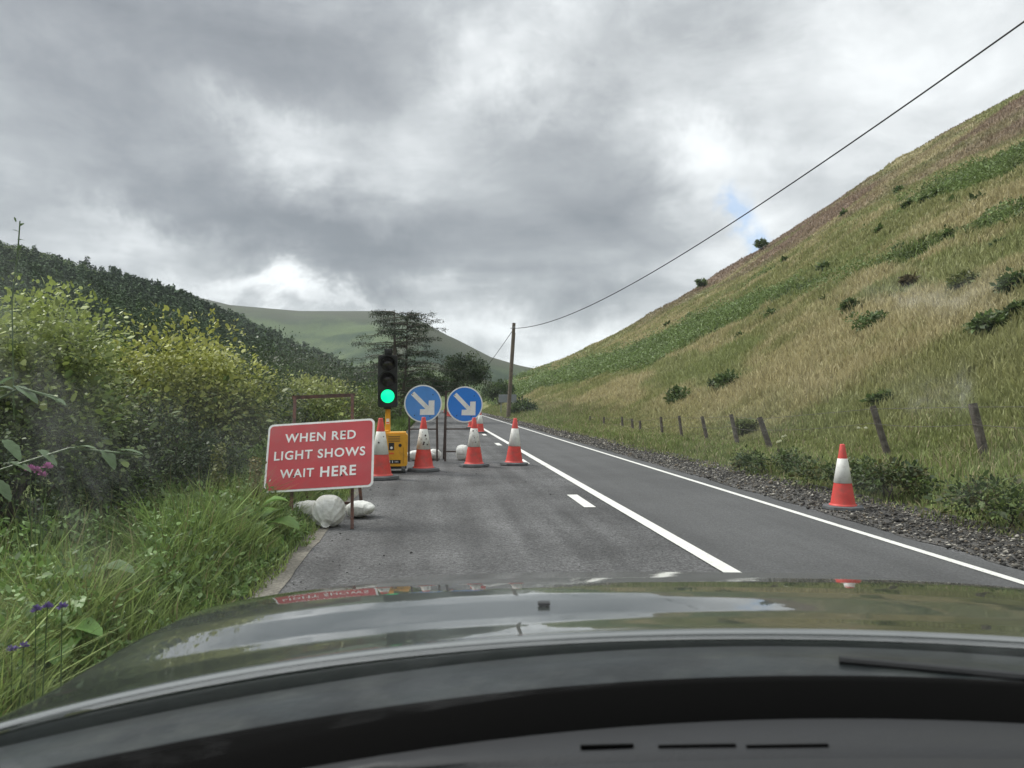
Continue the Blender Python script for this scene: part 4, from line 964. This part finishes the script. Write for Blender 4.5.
# ------------------------------------------------------------------ the car we sit in
car = thing('car', 'dark green car seen from inside over its glossy bonnet and black dashboard', 'car', (0, 0, 0), -YAW)
def carpaint():
    m = bpy.data.materials.new('dark_green_paint'); m.use_nodes = True; t = m.node_tree; p = t.nodes['Principled BSDF']
    p.inputs['Base Color'].default_value = (.020, .030, .026, 1); p.inputs['Metallic'].default_value = .55; p.inputs['Roughness'].default_value = .30
    p.inputs['Coat Weight'].default_value = 1; p.inputs['Coat Roughness'].default_value = .012; p.inputs['Coat IOR'].default_value = 2.6
    co = t.nodes.new('ShaderNodeTexCoord'); n = t.nodes.new('ShaderNodeTexNoise'); n.inputs['Scale'].default_value = 7; n.inputs['Detail'].default_value = 4
    t.links.new(co.outputs['Object'], n.inputs['Vector']); b = t.nodes.new('ShaderNodeBump'); b.inputs['Strength'].default_value = .05; b.inputs['Distance'].default_value = .01
    t.links.new(n.outputs[0], b.inputs['Height']); t.links.new(b.outputs[0], p.inputs['Coat Normal']); t.links.new(b.outputs[0], p.inputs['Normal'])
    # thin film of road dust
    n2_ = t.nodes.new('ShaderNodeTexNoise'); n2_.inputs['Scale'].default_value = 300; n2_.inputs['Detail'].default_value = 3; t.links.new(co.outputs['Object'], n2_.inputs['Vector'])
    d = t.nodes.new('ShaderNodeBsdfDiffuse'); d.inputs[0].default_value = (.07, .075, .06, 1); mr = t.nodes.new('ShaderNodeMapRange'); mr.inputs[1].default_value = .4; mr.inputs[2].default_value = .8; mr.inputs[3].default_value = .04; mr.inputs[4].default_value = .14
    t.links.new(n2_.outputs[0], mr.inputs[0]); x = t.nodes.new('ShaderNodeMixShader'); t.links.new(mr.outputs[0], x.inputs[0]); t.links.new(p.outputs[0], x.inputs[1]); t.links.new(d.outputs[0], x.inputs[2]); t.links.new(x.outputs[0], t.nodes['Material Output'].inputs[0])
    return m
m_car = carpaint()
m_cowl = mat('cowl_plastic', (.012, .016, .017), .42, var=.5, scale=9, coat=.12, spec=.28, bump=.25, bscale=16, dirt=(.05, .055, .05), dirtamt=.6, dscale=12)
m_dash = mat('dashboard_plastic', (.0115, .0125, .0145), .6, var=.05, bump=.15, bscale=300)
m_gap = mat('gap_and_shade_black', (.004, .004, .004), .9, spec=.04)
prof = [(1.182, .935), (1.186, .975), (1.189, .990), (1.194, .9947), (1.201, .9953), (1.244, .9906), (1.306, .983), (1.359, .9788), (1.418, .9776), (1.466, .9763), (1.518, .9730), (1.592, .9652), (1.703, .9497), (1.848, .9258), (2.062, .8855), (2.25, .850), (2.38, .815), (2.47, .74), (2.52, .6), (2.53, .4)]
pv = np.array([p[0] for p in prof]); pz = np.array([p[1] for p in prof])
# smooth through the profile
tt = np.concatenate([np.linspace(1.182, 1.21, 26)[:-1], np.linspace(1.21, 2.53, 260)]); zz0 = np.interp(tt, pv, pz)
kern = np.hanning(7); kern /= kern.sum(); zpad = np.r_[np.full(3, zz0[0]), zz0, np.full(3, zz0[-1])]; zz1 = np.convolve(zpad, kern, 'valid')
uu = np.linspace(-1, 1, 121); CX = .38
VV = []
for t_, z_ in zip(tt, zz1):
    fr = max(0, (t_-1.6)/.93); hw = 1.08-.16*fr**2
    for u_ in uu:
        uw = np.sign(u_)*(1-(1-abs(u_))**1.6)
        x_ = CX+hw*uw
        sweep = .27*abs(x_-CX)**2*(1-.75*float(sst(1.2, 1.75, t_)))
        zd_ = .048*abs(uw)**4.5+.62*max(0, abs(uw)-.955)**1.3*4
        VV.append((x_, t_-sweep, z_-zd_))
na, nb = len(tt), len(uu); ii, jj = np.meshgrid(np.arange(na-1), np.arange(nb-1), indexing='ij'); a = (ii*nb+jj).ravel()
bon = npmesh('bonnet', np.array(VV), [np.stack([a, a+1, a+nb+1, a+nb], 1)], None, m_car, car, smooth=True)
bm = bmesh.new(); px_ = .045; 
zb_ = .977; tube(bm, (.058, 1.40, zb_-.004), (.058, 1.40, zb_+.004), .010, .008, 12); box(bm, (.058, 1.40, zb_+.005), (.022, .016, .006)); bobj('washer_jet', bm, m_black, bon, bevel=.002)
# sides of the car below the bonnet
bm = bmesh.new()
for s in (-1, 1):
    x0 = CX+s*1.075; prism_pts = [(-.6, .9), (-.6, .25), (2.3, .25), (2.3, .60), (2.0, .76), (1.6, .86), (1.2, .90), (.8, .92)]
    a_ = [bm.verts.new((x0, y, z)) for y, z in prism_pts]; b_ = [bm.verts.new((x0-s*.05, y, z)) for y, z in prism_pts]
    bm.faces.new(a_); bm.faces.new(b_[::-1]); n_ = len(a_)
    for i in range(n_): bm.faces.new((a_[i], b_[i], b_[(i+1) % n_], a_[(i+1) % n_]))
bobj('body', bm, m_car, car)
# cowl between bonnet and screen, two wipers
def curved(name, rows, m, parent, nu=41, half=1.04):
    V_ = []
    for (y, z, sw, dz) in rows:
        for u_ in np.linspace(-1, 1, nu): V_.append((CX+half*u_, y-sw*(half*u_)**2, z-dz*u_*u_))
    ii, jj = np.meshgrid(np.arange(len(rows)-1), np.arange(nu-1), indexing='ij'); a = (ii*nu+jj).ravel()
    return npmesh(name, np.array(V_), [np.stack([a, a+1, a+nu+1, a+nu], 1)], None, m, parent, smooth=True)
curved('cowl', [(1.20, .945, .27, .04), (1.172, .972, .27, .04), (1.15, .984, .27, .04), (1.08, .990, .27, .04), (1.02, .990, .27, .04), (.96, .985, .27, .04), (.95, .93, .27, .04)], m_cowl, car)
curved('scuttle_tray', [(1.75, .80, .2, .04), (1.45, .885, .25, .04), (1.15, .90, .27, .04), (.84, .89, .27, .04), (.84, .6, .27, .04)], m_gap, car, half=1.04)
bm = bmesh.new(); tube(bm, (.45, 1.06, .994), (1.15, .87, .985), .006, .006, 8); bar(bm, (.45, 1.06, .985), (1.15, .87, .976), .005, .018); bobj('wiper', bm, m_black, car)
# dashboard
curved('dash_edge_shade', [(.985, .995, .27, .035), (.95, 1.012, .27, .035), (.935, 1.010, .27, .035), (.90, .965, .33, .04)], m_gap, car, half=1.03)  # black band put in for the shade along the front edge of the dash
dash = curved('dashboard', [(.91, .930, .33, .03), (.90, .972, .33, .03), (.885, .986, .28, .03), (.80, .996, .20, .02), (.79, .995, .15, .02), (.775, .990, .12, .02), (.768, .984, .11, .02), (.760, .999, .1, .02), (.60, 1.012, .08, .02), (.45, .97, .1, .02), (.40, .90, .1, .02), (.38, .5, .1, .02)], m_dash, car, half=1.03)
bm = bmesh.new()
for x0, x1 in ((.07, .125), (.15, .23), (.24, .325)):
    for k in (0,): bar(bm, (x0, .792, .9952), (x1, .794, .9957), .004, .004)
bobj('air_vent', bm, m_gap, dash, bevel=.0008)
# pillars, and the unseen roof put in to darken the dash
bm = bmesh.new(); box(bm, (CX, -.55, 1.64), (1.45, 1.6, .04)); bobj('roof', bm, m_car, car, bevel=.015)
bm = bmesh.new()
for s in (-1, 1): bar(bm, (CX+s*.87, .70, .93), (CX+s*.70, .24, 1.63), .06, .06)
bobj('windscreen_pillar', bm, m_car, car)
# haze in the valley air
bm = bmesh.new(); box(bm, (0, 0, 112), (6400, 6400, 256))
mh = bpy.data.materials.new('valley_haze'); mh.use_nodes = True; t = mh.node_tree; t.nodes.clear(); o_ = t.nodes.new('ShaderNodeOutputMaterial'); pv2 = t.nodes.new('ShaderNodeVolumePrincipled')
pv2.inputs['Density'].default_value = .00016; pv2.inputs['Color'].default_value = (.78, .86, .92, 1); t.links.new(pv2.outputs[0], o_.inputs['Volume'])
tag(bobj('haze', bm, mh), 'thin pale haze filling the valley', 'haze', kind='stuff')
# windscreen: thin clear pane with faint smears; the low right ones paint in a flare
def glassmat():
    m = bpy.data.materials.new('windscreen_glass'); m.use_nodes = True; t = m.node_tree; t.nodes.clear()
    o = t.nodes.new('ShaderNodeOutputMaterial'); tr = t.nodes.new('ShaderNodeBsdfTransparent'); tr.inputs[0].default_value = (.95, .97, .96, 1)
    gl = t.nodes.new('ShaderNodeBsdfGlossy'); gl.inputs['Roughness'].default_value = .02; lw = t.nodes.new('ShaderNodeFresnel'); lw.inputs[0].default_value = 1.3
    mx_ = t.nodes.new('ShaderNodeMixShader'); t.links.new(lw.outputs[0], mx_.inputs[0]); t.links.new(tr.outputs[0], mx_.inputs[1]); t.links.new(gl.outputs[0], mx_.inputs[2])
    co = t.nodes.new('ShaderNodeTexCoord'); n_ = t.nodes.new('ShaderNodeTexNoise'); n_.inputs['Scale'].default_value = 5; n_.inputs['Detail'].default_value = 8; n_.inputs['Roughness'].default_value = .65
    t.links.new(co.outputs['Object'], n_.inputs['Vector']); mr = t.nodes.new('ShaderNodeMapRange'); mr.inputs[1].default_value = .52; mr.inputs[2].default_value = .85; mr.inputs[3].default_value = .001; mr.inputs[4].default_value = .04
    t.links.new(n_.outputs[0], mr.inputs[0]); d = t.nodes.new('ShaderNodeBsdfTranslucent'); d.inputs[0].default_value = (.8, .83, .85, 1)
    tot = mr.outputs[0]
    def mth(op, a, b=None):
        q_ = t.nodes.new('ShaderNodeMath'); q_.operation = op
        for i_, v_ in enumerate((a, b)):
            if v_ is None: continue
            if isinstance(v_, (int, float)): q_.inputs[i_].default_value = v_
            else: t.links.new(v_, q_.inputs[i_])
        return q_.outputs[0]
    for (cx_, cy_, cz_, sx_, sz_, rot_, amp_) in ((.243, .474, 1.411, .030, .006, .1, .10), (.272, .474, 1.415, .018, .008, -.2, .05), (.308, .539, 1.356, .005, .016, -.7, .10), (.285, .539, 1.352, .022, .012, .2, .05), (-.285, .49, 1.396, .05, .05, 0, .07), (-.26, .56, 1.33, .03, .08, .2, .03)):
        mp_ = t.nodes.new('ShaderNodeMapping'); mp_.vector_type = 'TEXTURE'; mp_.inputs['Location'].default_value = (cx_, cy_, cz_); mp_.inputs['Rotation'].default_value = (0, rot_, 0); mp_.inputs['Scale'].default_value = (sx_, 1, sz_)
        t.links.new(co.outputs['Object'], mp_.inputs[0]); sp_ = t.nodes.new('ShaderNodeSeparateXYZ'); t.links.new(mp_.outputs[0], sp_.inputs[0])
        e_ = mth('EXPONENT', mth('MULTIPLY', mth('ADD', mth('MULTIPLY', sp_.outputs[0], sp_.outputs[0]), mth('MULTIPLY', sp_.outputs[2], sp_.outputs[2])), -1.0))
        ns_ = t.nodes.new('ShaderNodeTexNoise'); ns_.inputs['Scale'].default_value = 2.2; ns_.inputs['Detail'].default_value = 8; ns_.inputs['Roughness'].default_value = .7; t.links.new(mp_.outputs[0], ns_.inputs['Vector'])
        tot = mth('ADD', tot, mth('MULTIPLY', mth('MULTIPLY', e_, amp_), mth('MULTIPLY', mth('MAXIMUM', mth('SUBTRACT', ns_.outputs[0], .40), 0), 5.0)))
    m2 = t.nodes.new('ShaderNodeMixShader'); t.links.new(tot, m2.inputs[0]); t.links.new(mx_.outputs[0], m2.inputs[1]); t.links.new(d.outputs[0], m2.inputs[2]); t.links.new(m2.outputs[0], o.inputs[0])
    return m
curved('windscreen', [(.945, 1.014, .36, .03), (.78, 1.145, .32, .02), (.62, 1.275, .29, .01), (.46, 1.41, .26, .01), (.25, 1.60, .22, .01)], glassmat(), car, half=.80)
